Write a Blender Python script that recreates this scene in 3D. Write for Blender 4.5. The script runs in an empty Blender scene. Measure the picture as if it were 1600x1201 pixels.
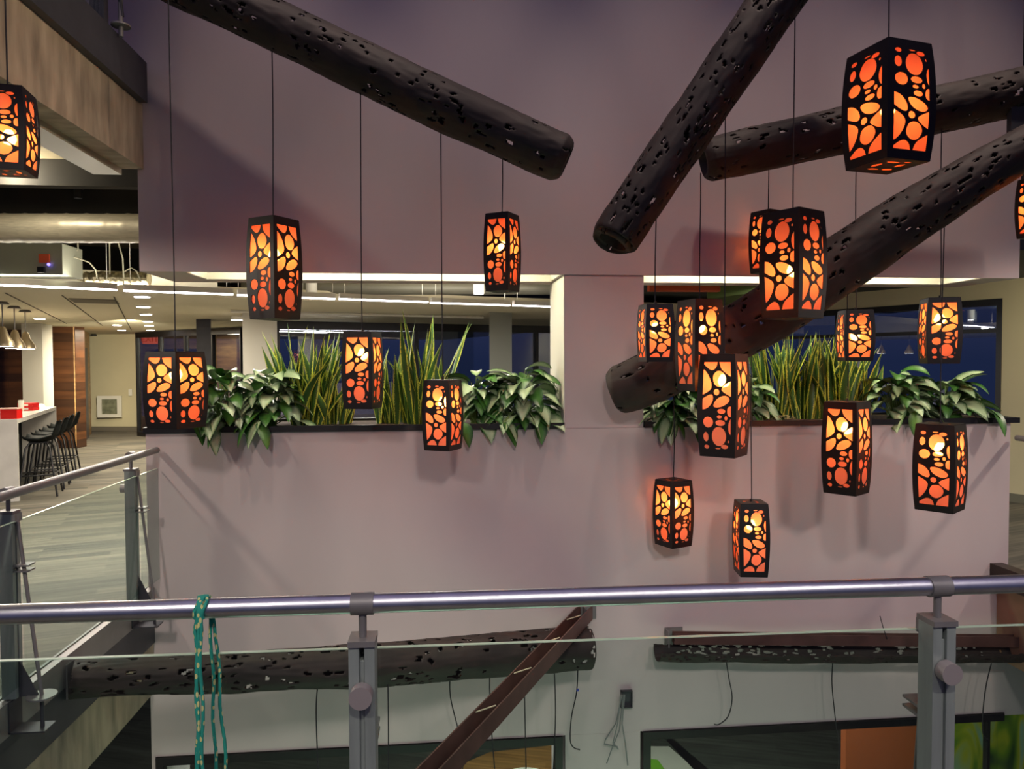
import bpy, bmesh, math, random
from mathutils import Vector, Matrix, noise
random.seed(7)
sc = bpy.context.scene
COL = sc.collection
PI = math.pi
W, H, F = 1600, 1201, 1150.0

# ------------------------------------------------------------------ camera
yaw, pitch, roll = math.radians(5.5), math.radians(1.74), math.radians(-0.2)
cam = bpy.data.cameras.new('camera')
cam.sensor_width = 36; cam.lens = F / W * 36; cam.clip_start = 0.05; cam.clip_end = 200
camo = bpy.data.objects.new('camera', cam); COL.objects.link(camo)
R = Matrix.Rotation(-yaw, 3, 'Z') @ Matrix.Rotation(PI/2 - pitch, 3, 'X') @ Matrix.Rotation(roll, 3, 'Z')
EYE = Vector((0, 0, 1.65))
camo.matrix_world = Matrix.Translation(EYE) @ R.to_4x4()
sc.camera = camo

# ------------------------------------------------------------------ world: dusk sky
sc.view_settings.view_transform = 'Standard'; sc.view_settings.look = 'None'
sc.view_settings.gamma = 1; sc.view_settings.use_curve_mapping = False
sc.view_settings.exposure = 0.0
wd = bpy.data.worlds.new('world'); sc.world = wd; wd.use_nodes = True
nt = wd.node_tree; bg = nt.nodes['Background']
tc = nt.nodes.new('ShaderNodeTexCoord'); sx = nt.nodes.new('ShaderNodeSeparateXYZ'); cr = nt.nodes.new('ShaderNodeValToRGB')
nt.links.new(tc.outputs['Generated'], sx.inputs[0]); nt.links.new(sx.outputs['Z'], cr.inputs[0]); nt.links.new(cr.outputs[0], bg.inputs[0])
e = cr.color_ramp.elements
e[0].position = 0.0; e[0].color = (0.010, 0.014, 0.036, 1)
e[1].position = 0.5; e[1].color = (0.084, 0.068, 0.124, 1)
bg.inputs[1].default_value = 2.2

def light(name, kind, loc, energy, color, target=None, size=0.1, size_y=None, angle=None, blend=0.5):
    l = bpy.data.lights.new(name, kind); l.energy = energy; l.color = color
    if kind == 'AREA':
        l.size = size
        if size_y: l.shape = 'RECTANGLE'; l.size_y = size_y
    else:
        l.shadow_soft_size = size
    if kind == 'SPOT': l.spot_size = math.radians(angle); l.spot_blend = blend
    o = bpy.data.objects.new(name, l); COL.objects.link(o); o.location = loc
    if target is not None:
        o.rotation_euler = (Vector(target) - Vector(loc)).to_track_quat('-Z', 'Y').to_euler()
    o['kind'] = 'helper'
    return o
# track spots high up in the atrium that graze the far wall
for x, e_ in ((-1.2, 300), (0.2, 320), (1.5, 330), (2.7, 380), (3.7, 360)):
    light('atrium_spot', 'SPOT', (x, 3.45, 7.2), e_, (1.0, 0.80, 0.66), (x + 0.1, 5.1, 0.6), 0.09, angle=40, blend=1.0)
# lamps of the walkways left and right of the void, below their slabs
light('walkway_lamp', 'SPOT', (-3.3, 3.9, 2.7), 105, (1.0, 0.86, 0.70), (-2.3, 4.3, 0), 0.07, angle=130, blend=.35)
light('walkway_lamp', 'SPOT', (5.7, 3.9, 2.7), 130,
 (1.0, 0.86, 0.70), (4.7, 4.3, 0), 0.07, angle=130, blend=.35)
# lamps over the bridge we stand on
for x in (-1.5, 0.3, 2.1):
    light('bridge_lamp', 'SPOT', (x, -0.5, 3.2), 115, (1.0, 0.92, 0.82), (x, 1.7, 0.2), 0.10, angle=75, blend=.5)
for x in (-1.2, 0.7, 2.6, 4.2):
    light('bridge_wall_washer', 'SPOT', (x - .3, -0.3, 3.25), 205, (1.0, 0.86, 0.76), (x, 5.15, 0.35), 0.16, angle=40, blend=.8)
# added warm fill, no fixture behind it, brightens the concrete slab edges at left
light('slab_edge_fill', 'SPOT', (4.2, 1.2, 4.2), 800, (1.0, 0.80, 0.56), (-2.0, 3.6, 3.1), 0.2, angle=26, blend=.8)
# added fill for the green bounce light from the storey below
light('lower_wall_fill', 'AREA', (0.6, 3.4, -3.2), 44, (0.66, 1.0, 0.66), (0.6, 5.2, -1.2), 4.5, 0.6)

# ------------------------------------------------------------------ helpers
def ray(px, py):
    return (R @ Vector(((px - 800) / F, -(py - 600.5) / F, -1))).normalized()
def atY(px, py, Y):
    d = ray(px, py); return EYE + d * (Y / d.y)
def atX(px, py, X):
    d = ray(px, py); return EYE + d * (X / d.x)
def atZ(px, py, z):
    d = ray(px, py); return EYE + d * ((z - 1.65) / d.z)
def depth(p):
    return -(R.transposed() @ (Vector(p) - EYE)).z

class MB:
    def __init__(s): s.v = []; s.f = []; s.sm = []; s.uv = {}
    def add(s, vs, fs, smooth=False):
        o = len(s.v); s.v += [tuple(v) for v in vs]
        for f in fs: s.f.append([i + o for i in f]); s.sm.append(smooth)
        return s
    def hexa(s, p):   # 8 points: bottom 4 ccw, top 4 ccw
        return s.add(p, [(0,3,2,1),(4,5,6,7),(0,1,5,4),(1,2,6,5),(2,3,7,6),(3,0,4,7)])
    def box(s, a, b, m=None):
        x0,y0,z0 = a; x1,y1,z1 = b
        if x0 > x1: x0, x1 = x1, x0
        if y0 > y1: y0, y1 = y1, y0
        if z0 > z1: z0, z1 = z1, z0
        p = [Vector(q) for q in ((x0,y0,z0),(x1,y0,z0),(x1,y1,z0),(x0,y1,z0),(x0,y0,z1),(x1,y0,z1),(x1,y1,z1),(x0,y1,z1))]
        if m is not None: p = [m @ q for q in p]
        return s.hexa(p)
    def prism(s, pts, z0, z1):
        ar = sum(pts[i][0]*pts[(i+1)%len(pts)][1] - pts[(i+1)%len(pts)][0]*pts[i][1] for i in range(len(pts)))
        if ar < 0: pts = pts[::-1]
        n = len(pts)
        vs = [(p[0],p[1],z0) for p in pts] + [(p[0],p[1],z1) for p in pts]
        return s.add(vs, [tuple(range(n-1,-1,-1)), tuple(range(n,2*n))] + [(i,(i+1)%n,n+(i+1)%n,n+i) for i in range(n)])
    def tube(s, path, r, n=10, cap=True, smooth=True):
        path = [Vector(p) for p in path]; m = len(path)
        rs = r if isinstance(r, (list, tuple)) else [r]*m
        t0 = (path[1]-path[0]).normalized()
        up = Vector((0,0,1)) if abs(t0.z) < 0.9 else Vector((1,0,0))
        a = t0.cross(up).normalized(); vs = []
        for i in range(m):
            t = (path[min(i+1,m-1)] - path[max(i-1,0)]).normalized()
            a = (a - t*a.dot(t)).normalized(); b = t.cross(a)
            for k in range(n):
                q = 2*PI*k/n; vs.append(path[i] + (a*math.cos(q) + b*math.sin(q))*rs[i])
        fs = [(i*n+k, (i+1)*n+k, (i+1)*n+(k+1)%n, i*n+(k+1)%n) for i in range(m-1) for k in range(n)]
        s.add(vs, fs, smooth)
        if cap:
            s.add(vs[:n], [tuple(range(n))]); s.add(vs[-n:], [tuple(range(n-1,-1,-1))])
        return s
    def lathe(s, prof, c, n=24, m=None, smooth=True):   # prof: (r,z)
        vs = []
        for r, z in prof:
            for k in range(n):
                q = 2*PI*k/n; v = Vector((r*math.cos(q), r*math.sin(q), z))
                if m is not None: v = m @ v
                vs.append(v + Vector(c))
        fs = [(i*n+k, i*n+(k+1)%n, (i+1)*n+(k+1)%n, (i+1)*n+k) for i in range(len(prof)-1) for k in range(n)]
        s.add(vs, fs, smooth)
        if prof[0][0] > 1e-5: s.add(vs[:n], [tuple(range(n-1,-1,-1))])
        if prof[-1][0] > 1e-5: s.add(vs[-n:], [tuple(range(n))])
        return s
    def build(s, name, mat, parent=None, bevel=0, world=True):
        me = bpy.data.meshes.new(name)
        vs = s.v
        me.from_pydata([tuple(v) for v in vs], [], s.f)
        me.polygons.foreach_set('use_smooth', s.sm)
        if s.uv:
            l = me.uv_layers.new(name='UVMap')
            for p in me.polygons:
                for li in p.loop_indices:
                    l.data[li].uv = s.uv.get(me.loops[li].vertex_index, (0,0))
        me.materials.append(mat); me.update()
        o = bpy.data.objects.new(name, me); COL.objects.link(o)
        if bevel:
            b = o.modifiers.new('b', 'BEVEL'); b.width = bevel; b.segments = 2; b.limit_method = 'ANGLE'
        if parent is not None:
            if world:
                bpy.context.view_layer.update()
                root = parent
                M = Matrix.Identity(4); p = parent
                chain = []
                while p is not None: chain.append(p); p = p.parent
                for q in reversed(chain): M = M @ q.matrix_basis
                me.transform(M.inverted())
            o.parent = parent
        return o

def tag(o, label=None, cat=None, group=None, kind=None):
    if label: o['label'] = label
    if cat: o['category'] = cat
    if group: o['group'] = group
    if kind: o['kind'] = kind
    return o
def thing(name, label, cat, loc=(0,0,0), rz=0, group=None):
    o = bpy.data.objects.new(name, None); COL.objects.link(o)
    o.location = loc; o.rotation_euler = (0,0,rz); o.empty_display_size = .1
    return tag(o, label, cat, group)
def struct(name, mb, m, parent=None, **k):
    o = mb.build(name, m, parent, **k)
    if parent is None: o['kind'] = 'structure'
    return o

# ------------------------------------------------------------------ materials
def srgb(r, g, b):
    return tuple(((c/255)/12.92 if c/255 <= .04045 else ((c/255+.055)/1.055)**2.4) for c in (r,g,b)) + (1,)
def mat(name, col, rough=.6, metal=0, noise_scale=0, amt=.15, stretch=(1,1,1), bump=0, emit=None, estr=0, spec=.5, coat=0):
    m = bpy.data.materials.new(name); m.use_nodes = True; n = m.node_tree; b = n.nodes['Principled BSDF']
    b.inputs['Base Color'].default_value = col; b.inputs['Roughness'].default_value = rough
    b.inputs['Metallic'].default_value = metal; b.inputs['Specular IOR Level'].default_value = spec
    b.inputs['Coat Weight'].default_value = coat
    if emit: b.inputs['Emission Color'].default_value = emit; b.inputs['Emission Strength'].default_value = estr
    if noise_scale:
        t = n.nodes.new('ShaderNodeTexCoord'); mp = n.nodes.new('ShaderNodeMapping'); nz = n.nodes.new('ShaderNodeTexNoise')
        mp.inputs['Scale'].default_value = stretch; nz.inputs['Scale'].default_value = noise_scale; nz.inputs['Detail'].default_value = 5
        r = n.nodes.new('ShaderNodeValToRGB')
        r.color_ramp.elements[0].position = .3; r.color_ramp.elements[1].position = .7
        r.color_ramp.elements[0].color = tuple(c*(1-amt) for c in col[:3]) + (1,)
        r.color_ramp.elements[1].color = tuple(min(1, c*(1+amt)) for c in col[:3]) + (1,)
        n.links.new(t.outputs['Object'], mp.inputs[0]); n.links.new(mp.outputs[0], nz.inputs[0])
        n.links.new(nz.outputs[0], r.inputs[0]); n.links.new(r.outputs[0], b.inputs['Base Color'])
        if bump:
            bp = n.nodes.new('ShaderNodeBump'); bp.inputs['Strength'].default_value = bump; bp.inputs['Distance'].default_value = .01
            n.links.new(nz.outputs[0], bp.inputs['Height']); n.links.new(bp.outputs[0], b.inputs['Normal'])
    return m
def emis(name, col, s):
    m = bpy.data.materials.new(name); m.use_nodes = True; n = m.node_tree; n.nodes.clear()
    e = n.nodes.new('ShaderNodeEmission'); e.inputs[0].default_value = col; e.inputs[1].default_value = s
    o = n.nodes.new('ShaderNodeOutputMaterial'); n.links.new(e.outputs[0], o.inputs[0]); return m
def glass(name, tint=(.93,.97,.95,1), rough=.02, boost=1.0):
    m = bpy.data.materials.new(name); m.use_nodes = True; n = m.node_tree; n.nodes.clear()
    t = n.nodes.new('ShaderNodeBsdfTransparent'); t.inputs[0].default_value = tint
    g = n.nodes.new('ShaderNodeBsdfGlossy'); g.inputs['Roughness'].default_value = rough
    fr = n.nodes.new('ShaderNodeLayerWeight'); fr.inputs[0].default_value = .5
    pw = n.nodes.new('ShaderNodeMath'); pw.operation = 'POWER'; pw.inputs[1].default_value = 5
    mu = n.nodes.new('ShaderNodeMath'); mu.operation = 'MULTIPLY_ADD'; mu.inputs[1].default_value = .8; mu.inputs[2].default_value = .03*boost; mu.use_clamp = True
    n.links.new(fr.outputs['Facing'], pw.inputs[0])
    mx = n.nodes.new('ShaderNodeMixShader'); o = n.nodes.new('ShaderNodeOutputMaterial')
    n.links.new(pw.outputs[0], mu.inputs[0]); n.links.new(mu.outputs[0], mx.inputs[0])
    n.links.new(t.outputs[0], mx.inputs[1]); n.links.new(g.outputs[0], mx.inputs[2]); n.links.new(mx.outputs[0], o.inputs[0])
    return m
def planks(name, c1, c2, scale, rot=0, rough=.5, mortar=.0, vec='Object', w=1.2, h=.15, streak=30):
    m = bpy.data.materials.new(name); m.use_nodes = True; n = m.node_tree; b = n.nodes['Principled BSDF']
    b.inputs['Roughness'].default_value = rough
    t = n.nodes.new('ShaderNodeTexCoord'); mp = n.nodes.new('ShaderNodeMapping'); mp.inputs['Rotation'].default_value = rot if isinstance(rot, tuple) else (0,0,rot)
    br = n.nodes.new('ShaderNodeTexBrick'); br.inputs['Scale'].default_value = scale; br.inputs['Mortar Size'].default_value = mortar
    br.inputs['Brick Width'].default_value = w; br.inputs['Row Height'].default_value = h; br.inputs['Bias'].default_value = 0
    br.inputs['Color1'].default_value = c1; br.inputs['Color2'].default_value = c2; br.inputs['Mortar'].default_value = tuple(c*.4 for c in c1[:3])+(1,)
    nz = n.nodes.new('ShaderNodeTexNoise'); nz.inputs['Scale'].default_value = 3; nz.inputs['Detail'].default_value = 6
    m2 = n.nodes.new('ShaderNodeMapping'); m2.inputs['Scale'].default_value = (.5, streak*.3, 1)
    mx = n.nodes.new('ShaderNodeMix'); mx.data_type = 'RGBA'; mx.blend_type = 'MULTIPLY'; mx.inputs[0].default_value = .75
    rr = n.nodes.new('ShaderNodeValToRGB'); rr.color_ramp.elements[0].position=.3; rr.color_ramp.elements[0].color=(.45,.45,.45,1); rr.color_ramp.elements[1].position=.7; rr.color_ramp.elements[1].color=(1.25,1.25,1.25,1)
    n.links.new(t.outputs['Object'], mp.inputs[0]); n.links.new(mp.outputs[0], br.inputs[0]); n.links.new(mp.outputs[0], m2.inputs[0])
    n.links.new(m2.outputs[0], nz.inputs[0]); n.links.new(nz.outputs[0], rr.inputs[0])
    n.links.new(br.outputs[0], mx.inputs[6]); n.links.new(rr.outputs[0], mx.inputs[7]); n.links.new(mx.outputs[2], b.inputs['Base Color'])
    return m

THC = math.radians(19)   # the cafe is turned against the atrium
M_wall = mat('white_painted_board', srgb(188,173,174), .85, noise_scale=2.5, amt=.03, stretch=(1,1,.4))
M_beige = mat('cream_paint', srgb(205,195,160), .8, noise_scale=2, amt=.03)
M_white = mat('white_paint', srgb(222,218,205), .6)
M_conc = mat('board_marked_concrete', srgb(152,137,119), .9, noise_scale=4, amt=.38, stretch=(1,2.4,.6), bump=.5)
M_steel_dk = mat('painted_dark_steel', srgb(66,66,72), .5, .3, noise_scale=6, amt=.15)
M_steel = mat('painted_grey_steel', srgb(128,124,124), .45, .35, noise_scale=9, amt=.1)
M_postm = mat('brushed_aluminium_post', srgb(150,158,154), .45, .35, noise_scale=8, amt=.12, stretch=(4,4,.5))
M_rail = mat('brushed_stainless_tube', srgb(215,215,222), .33, 1.0, noise_scale=14, amt=.12, bump=.05)
M_rust = mat('rust_brown_steel', srgb(40,29,26), .7, .0, noise_scale=7, amt=.45, bump=.35)
M_chan = mat('brown_primed_channel', srgb(98,68,62), .5, .2, noise_scale=7, amt=.25)
M_black = mat('black_satin', srgb(16,15,17), .4)
M_frame = mat('lantern_black_sheet', srgb(20,12,15), .5, .1)
M_cord = mat('black_cord', srgb(26,22,32), .7)
M_grey = mat('grey_plastic', srgb(120,120,122), .6)
M_glass = glass('guard_glass', (.87,.93,.91,1))
M_glassedge = mat('polished_glass_edge', srgb(190,215,190), .15, 0, spec=.8)
M_pane = glass('window_glass', (.62,.70,.78,1), .01, 5.5)
M_pane_low = glass('clear_window_glass', (.9,.94,.93,1), .01, 1.0)
M_carpet = planks('plank_carpet', srgb(116,109,95), srgb(80,78,70), 1.0, -THC, .75, 0, w=1.1, h=.12, streak=26)
M_wood = planks('walnut_boards', srgb(98,60,32), srgb(60,37,22), 1.0, (PI/2,0,0), .45, .004, w=1.4, h=.16, streak=14)
M_woodlt = planks('pale_oak_boards', srgb(190,150,92), srgb(170,128,74), 1.0, (PI/2,0,0), .45, .002, w=1.4, h=.3, streak=14)
M_ceil = mat('ceiling_board', srgb(228,220,190), .85)
M_plen = mat('dark_soffit', srgb(40,38,34), .9, noise_scale=2, amt=.3)  # plain dark colour for plenum wall and ceiling beams
M_deck = mat('bare_concrete_soffit', srgb(150,140,115), .9, noise_scale=2, amt=.25)
M_led = emis('linear_led', (1.0, .93, 1.0, 1), 16)
M_down = emis('downlight_lens', (1.0, .95, .95, 1), 12)
M_duct = mat('galvanised_duct', srgb(190,182,160), .42, .35, noise_scale=30, amt=.15, stretch=(.3,3,3))
M_soil = mat('bark_mulch', srgb(70,52,38), .95, noise_scale=40, amt=.5, bump=1)
M_red = mat('red_plastic', srgb(205,28,22), .35)
M_marble = mat('veined_white_quartz', srgb(205,200,192), .25, noise_scale=3, amt=.12)
M_stool = mat('dark_grey_plastic', srgb(20,24,24), .7, spec=.1)

# ------------------------------------------------------------------ atrium wall (far side of the void)
YW = 5.15
XL, XR = -1.98, 4.27
ZH, ZL = 2.265, 1.19          # header underside, planter ledge
PX0, PX1 = 0.872, 1.442       # pier between the two openings
YB = 5.82
mb = MB()
mb.box((XL, YW, -1.03), (XR, YB, ZL - .012))                        # parapet
struct('wall_pier', MB().box((PX0, YW + .004, ZL - .010), (PX1, YB, ZH - .002)), M_wall)
wl = struct('wall_front', mb, M_wall)
mb = MB()
def soffit(x0, x1):
    pass
# header box with two lighting pockets open downward
top = 8.6
mb.box((XL - .02, YW, ZH + .22), (XR + .05, YB, top))
pk = [(-1.72, PX0 - .02), (PX1 + .0, 4.05)]
mb.box((XL - .02, YW, ZH), (XR + .05, YW + .025, ZH + .22))        # front skin
mb.box((XL - .02, YW + .50, ZH), (XR + .05, YB, ZH + .22))
mb.box((XL - .02, YW + .025, ZH), (pk[0][0], YW + .50, ZH + .22))
mb.box((pk[0][1], YW + .025, ZH), (pk[1][0], YW + .50, ZH + .22))
mb.box((pk[1][1], YW + .025, ZH), (XR + .05, YW + .50, ZH + .22))
mb.box((-2.5, YW, 3.66), (XL - .02, YB, top))
struct('wall_upper', mb, M_wall)
for i, (a, b) in enumerate(pk):   # pocket lining + light strip above the planting
    c = MB(); c.box((a + .004, YW + .49, ZH + .004), (b - .004, YW + .497, ZH + .2)).box((a + .002, YW + .03, ZH + .004), (a + .008, YW + .49, ZH + .2)).box((b - .008, YW + .03, ZH + .004), (b - .002, YW + .49, ZH + .2))
    struct('trim_%d' % (i + 1), c, M_white)
    s = thing('linear_grow_light', ['slim LED strip in the header pocket above the left planter', 'slim LED strip in the header pocket above the right planter'][i], 'light', (0,0,0))
    MB().box((a + .1, YW + .18, ZH + .17), (b - .1, YW + .26, ZH + .215)).build('housing', M_white, s)
    MB().box((a + .12, YW + .19, ZH + .165), (b - .12, YW + .25, ZH + .1695)).build('diffuser', emis('pocket_led', (1.0, .95, .68, 1), 52), s)
# right jamb lining of the left opening and planter trays
struct('trim_3', MB().box((PX0 - .006, YW + .006, ZL + .03), (PX0 - .001, YB - .01, ZH - .004)), M_white)
for i, (a, b) in enumerate([(XL - .01, PX0 - .008), (PX1 + .004, XR + .06)]):
    t = thing('planter_tray', ['long black-lipped planter tray in the left wall opening', 'long black-lipped planter tray in the right wall opening'][i], 'planter', ((a+b)/2, YW, ZL))
    m = MB().box((a, YW - .02, ZL - .01), (b, YW + .01, ZL + .03)).box((a, YB - .04, ZL - .01), (b, YB, ZL + .03)).box((a, YW + .01, ZL - .01), (a + .03, YB - .04, ZL + .03)).box((b - .03, YW + .01, ZL - .01), (b, YB - .04, ZL + .03))
    m.build('lip', M_black, t)
    m = MB().box((a + .03, YW + .01, ZL - .01), (b - .03, YB - .04, ZL + .012)); m.build('mulch', M_soil, t)
# lower storey part of the wall, two black framed windows
ZW = -1.035
lowx = [(-1.95, PX0 - .02), (PX1 + .0, 4.25)]
ZB = -3.6
mb = MB()
mb.box((PX0 + .0, YW, ZB), (PX1 - .02, YB, ZW + .004))
mb.box((-1.98, YW, ZB), (-1.955, YB, ZW + .004))
mb.box((XR - .01, YW + .001, ZW - .02), (XR + .8, YB, -.605))
struct('wall_lower', mb, M_wall)
for i, (a, b) in enumerate(lowx):
    w = thing('window_%d' % (i + 1), None, None, ((a+b)/2, YW, ZW)); w['kind'] = 'structure'
    f = MB().box((a, YW - .015, ZW - .055), (b, YW + .05, ZW)).box((b - .055 if i == 0 else a, YW - .015, ZB), (b if i == 0 else a + .055, YW + .05, ZW - .055))
    if i == 0: f.box((a, YW - .015, ZB), (a + .05, YW + .05, ZW - .055))
    if i == 1: f.box((b - .13, YW - .01, ZB), (b - .11, YW + .04, ZW - .055))
    f.box((a + .3, YW, ZB), (b - .3, YW + .03, ZB + .05))
    f.build('window_frame', M_black, w)
    MB().box((a + .03, YW + .01, ZB + .03), (b - .03, YW + .018, ZW - .03)).build('pane', M_pane_low, w)

# ------------------------------------------------------------------ lower storey room
struct('floor_lower', MB().box((-9, -1, ZB - .2), (12, 16, ZB)), mat('dark_carpet', srgb(104,94,84), .9, noise_scale=1.5, amt=.3, stretch=(.6,6,1)))
light('lower_floor_fill', 'POINT', (-3.4, 3.4, -.8), 60, (1.0,.84,.70), size=.15)  # unseen point light added to lift the dark floor under the walkway
light('lower_room_fill', 'AREA', (1.2, 6.6, -.75), 150, (1.0, .95, .85), (1.2, 7.0, -4), 6, 1.0)  # added area light, brightens the room behind the lower windows
struct('floor_lower_room', MB().box((-6, YB, ZB), (9, 15.9, ZB + .006)), planks('green_grey_carpet', srgb(84,88,80), srgb(60,63,58), 1.0, .3, .85, 0, w=1.5, h=.18, streak=20))
def zpoly(name, pts, z, m_, label, cat):
    return tag(MB().prism([pl(atZ(x, y, z)) for x, y in pts], z, z + .004).build(name, m_), label, cat)
def pl(p): return (p.x, p.y)
zpoly('floor_mat', [(1012,1166),(1045,1166),(1120,1230),(1005,1230)], ZB + .007, M_white, 'white floor mat seen through the lower right window', 'rug')
zpoly('floor_mat', [(1012,1185),(1028,1187),(1060,1232),(1000,1232)], ZB + .013, mat('lime_mat', srgb(130,200,50), .8), 'lime green floor mat lying on the white one', 'rug')
zpoly('floor_strip', [(1036,1150),(1046,1150),(1112,1206),(1092,1210)], ZB + .02, M_black, 'black strip crossing the floor beyond the lower right window', 'strip')
struct('ceiling_lower', MB().box((-9, YB + .02, -.66), (12, 16, -.6)), M_deck)

# ------------------------------------------------------------------ slabs, walkways
# left walkway (same storey), its steel kerb and concrete edge
XK = -1.94
cafe_floor = MB().prism([(-14, -1), (XK - .03, -1), (XK - .03, YB + .03), (XR - .02, YB + .03), (XR + .05, YB), (XR + .05, 2), (12, 2), (12, 24), (-14, 24)], -.12, 0)
struct('floor', cafe_floor, M_carpet)
struct('floor_bridge', MB().box((-1.9, -1.2, -.3), (5, 1.55, 0)), M_carpet)
struct('trim_4', MB().box((XK - .06, -1, -.02), (XK, YW - .002, .135)).box((XK - .06, -1, .135), (XK - .045, YW - .002, .142)), M_steel)
struct('trim_5', MB().box((XK - .055, -1, -.24), (XK - .003, YW - .003, -.02)), M_steel_dk)
struct('wall_slab_edge', MB().box((-2.6, -1, -.58), (XK - .012, YW - .002, -.125)), M_conc)
struct('ceiling_walkway', MB().box((-9, -1, -.35), (-2.6, YB, -.13)), M_deck)
# slab above
struct('ceiling_slab_edge', MB().box((-2.3, -1, 2.94), (XK - .02, YW - .003, 3.40)), M_conc)
struct('trim_6', MB().box((-2.28, -1, 2.90), (-2.10, YW - .003, 2.94)), mat('zinc_trim', srgb(170,165,150), .4, .4))
struct('trim_7', MB().box((XK - .16, -1, 3.36), (XK + .03, YW - .05, 3.62)), M_steel_dk)
struct('ceiling', MB().prism([(-14,-1),(-2.28,-1),(-2.28,YB-.05),(XL-.03,YB-.05),(XL-.03,YB+.02),(12,YB+.02),(12,24),(-14,24)], 3.12, 3.3), M_deck)
struct('ceiling_beam', MB().box((-9, 6.35, 2.86), (3, 6.52, 3.12)).box((-9, 5.62, 2.93), (-2.1, 5.72, 3.12)), M_plen)
# upper storey guard seen at the top left
g = thing('upper_guard', 'dark glass guard on the slab edge at the top left', 'railing', (XK - .05, 4.0, 3.62))
MB().box((XK - .03, -.5, 3.62), (XK - .018, 4.6, 4.6)).build('glass_panel', M_glass, g)
MB().box((XK - .10, 4.60, 3.62), (XK - .02, 4.66, 4.75)).build('post', M_steel_dk, g)
MB().box((XK - .10, 3.2, 3.62), (XK - .02, 3.26, 4.75)).build('post', M_steel_dk, g)
MB().tube([(XK - .02, 4.62, 4.55), (XK + .06, 4.66, 3.72)], .011).build('tension_rod', M_steel_dk, g)
MB().lathe([(.07, 0), (.07, .012)], (XK + .05, 4.66, 3.86)).lathe([(.055, 0), (.055, .01)], (XK + .05, 4.66, 3.66)).tube([(XK+.05,4.66,3.60),(XK+.05,4.66,3.86)], .014).build('flange', M_steel, g)
struct('wall_upper_storey', MB().box((-6, YB + .2, 3.32), (-2.5, YB + .3, 6.5)), mat('slate_blue_paint', srgb(70,72,92), .8))  # plain slate-blue wall colour
# right walkway
struct('trim_8', MB().box((4.12, 1.0, -.03), (4.22, YW - .002, .12)), mat('brown_kerb_steel', srgb(52,40,38), .5, .3))
struct('wall_right_slab_edge', MB().box((4.22, 1.0, -.6), (6, YW - .002, -.03)).box((4.18, 1.0, -.6), (4.22, YW-.003, -.03)), mat('terracotta_brown_board', srgb(150,112,92), .9, noise_scale=3, amt=.15))
struct('floor_right', MB().box((4.22, 1.6, -.03), (9, YW + .65, 0.001)), M_carpet)
struct('wall_right_beam', MB().box((4.33, 2.0, 2.9), (4.7, YW + .3, 8.6)), M_steel_dk)
rr = thing('side_handrail', 'grey tube handrail just right of the white wall', 'railing', (4.28, 3.5, 0))
MB().tube([(4.29, YW - .04, 1.07), (4.33, 1.5, 1.07)], .021, 16).build('rail', M_steel, rr)
MB().box((4.30, 3.2, .1), (4.35, 3.25, 1.05)).build('post', M_steel, rr)

# ------------------------------------------------------------------ rail posts (shared by both railings)
def rail_post(parent, base, out, along, top=.99, z0=.14, knob=True):
    """out: unit vector to the void; along: unit vector along the rail"""
    o = Vector(out); a = Vector(along); B = Vector(base)
    def P(x, y, z): return B + o*x + a*y + Vector((0,0,z - B.z))
    def bx(mb, x0, x1, y0, y1, z0_, z1_):
        p = [P(x0,y0,z0_),P(x1,y0,z0_),P(x1,y1,z0_),P(x0,y1,z0_),P(x0,y0,z1_),P(x1,y0,z1_),P(x1,y1,z1_),P(x0,y1,z1_)]
        if (p[1]-p[0]).cross(p[3]-p[0]).z < 0: p = [p[3],p[2],p[1],p[0],p[7],p[6],p[5],p[4]]
        return mb.hexa(p)
    e = thing('rail_post', None, None)   # grouping part
    e.location = (0,0,0); e.parent = parent
    for k in ('category', 'label', 'group'):
        if k in e: del e[k]
    m = MB(); bx(m, -.03,.03,-.031,-.006,z0,top-.014); bx(m, -.03,.03,.006,.031,z0,top-.014); bx(m, -.022,.022,-.006,.006,z0,top-.05)
    m.build('post_body', M_postm, e, bevel=.0015)
    m = MB(); bx(m, -.036,.036,-.032,.032,top-.014,top); bx(m, .03,.042,-.03,.03,top-.05,top-.014); m.build('cap_plate', M_steel, e)
    m = MB(); m.tube([P(.0,0,top),P(.0,0,1.055)], .0095, 14); m.build('stem', M_steel, e)
    m = MB(); m.tube([P(0,-.027,1.07),P(0,.027,1.07)], .0268, 28); m.build('collar', M_steel, e)
    m = MB(); m.tube([P(-.032,0,.865),P(-.062,0,.865)], .027, 28); m.build('glass_clamp', mat_knob, e, bevel=.002)
    m = MB(); m.tube([P(.035,0,top-.02),P(.125,0,z0+.0)], .0085, 10); m.build('tension_rod', M_steel, e)
    m = MB(); bx(m, .02,.095,-.03,.03,.715,.722); bx(m, .02,.095,-.03,.03,.74,.747); m.build('rod_bracket', M_steel, e)
    m = MB(); m.lathe([(.062,0),(.062,.008)], P(.125,0,z0-.004)); m.build('base_disc', M_steel, e)
    m = MB(); m.add([P(.03,-.004,z0),P(.03,-.004,z0+.17),P(.11,-.004,z0+.006),P(.03,.004,z0),P(.03,.004,z0+.17),P(.11,.004,z0+.006)], [(0,1,2),(5,4,3),(0,3,4,1),(1,4,5,2),(2,5,3,0)])
    m.build('gusset', M_steel_dk, e)
    m = MB(); bx(m, -.02,.16,-.05,.05,z0-.15,z0-.142); bx(m, -.01,.012,-.05,.05,z0-.15,z0-.01); m.tube([P(.125,0,z0),P(.125,0,z0-.15)],.009); m.build('fascia_bracket', M_steel_dk, e)
    return e
mat_knob = mat('satin_clamp_disc', srgb(158,148,148), .5, .3)

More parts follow.
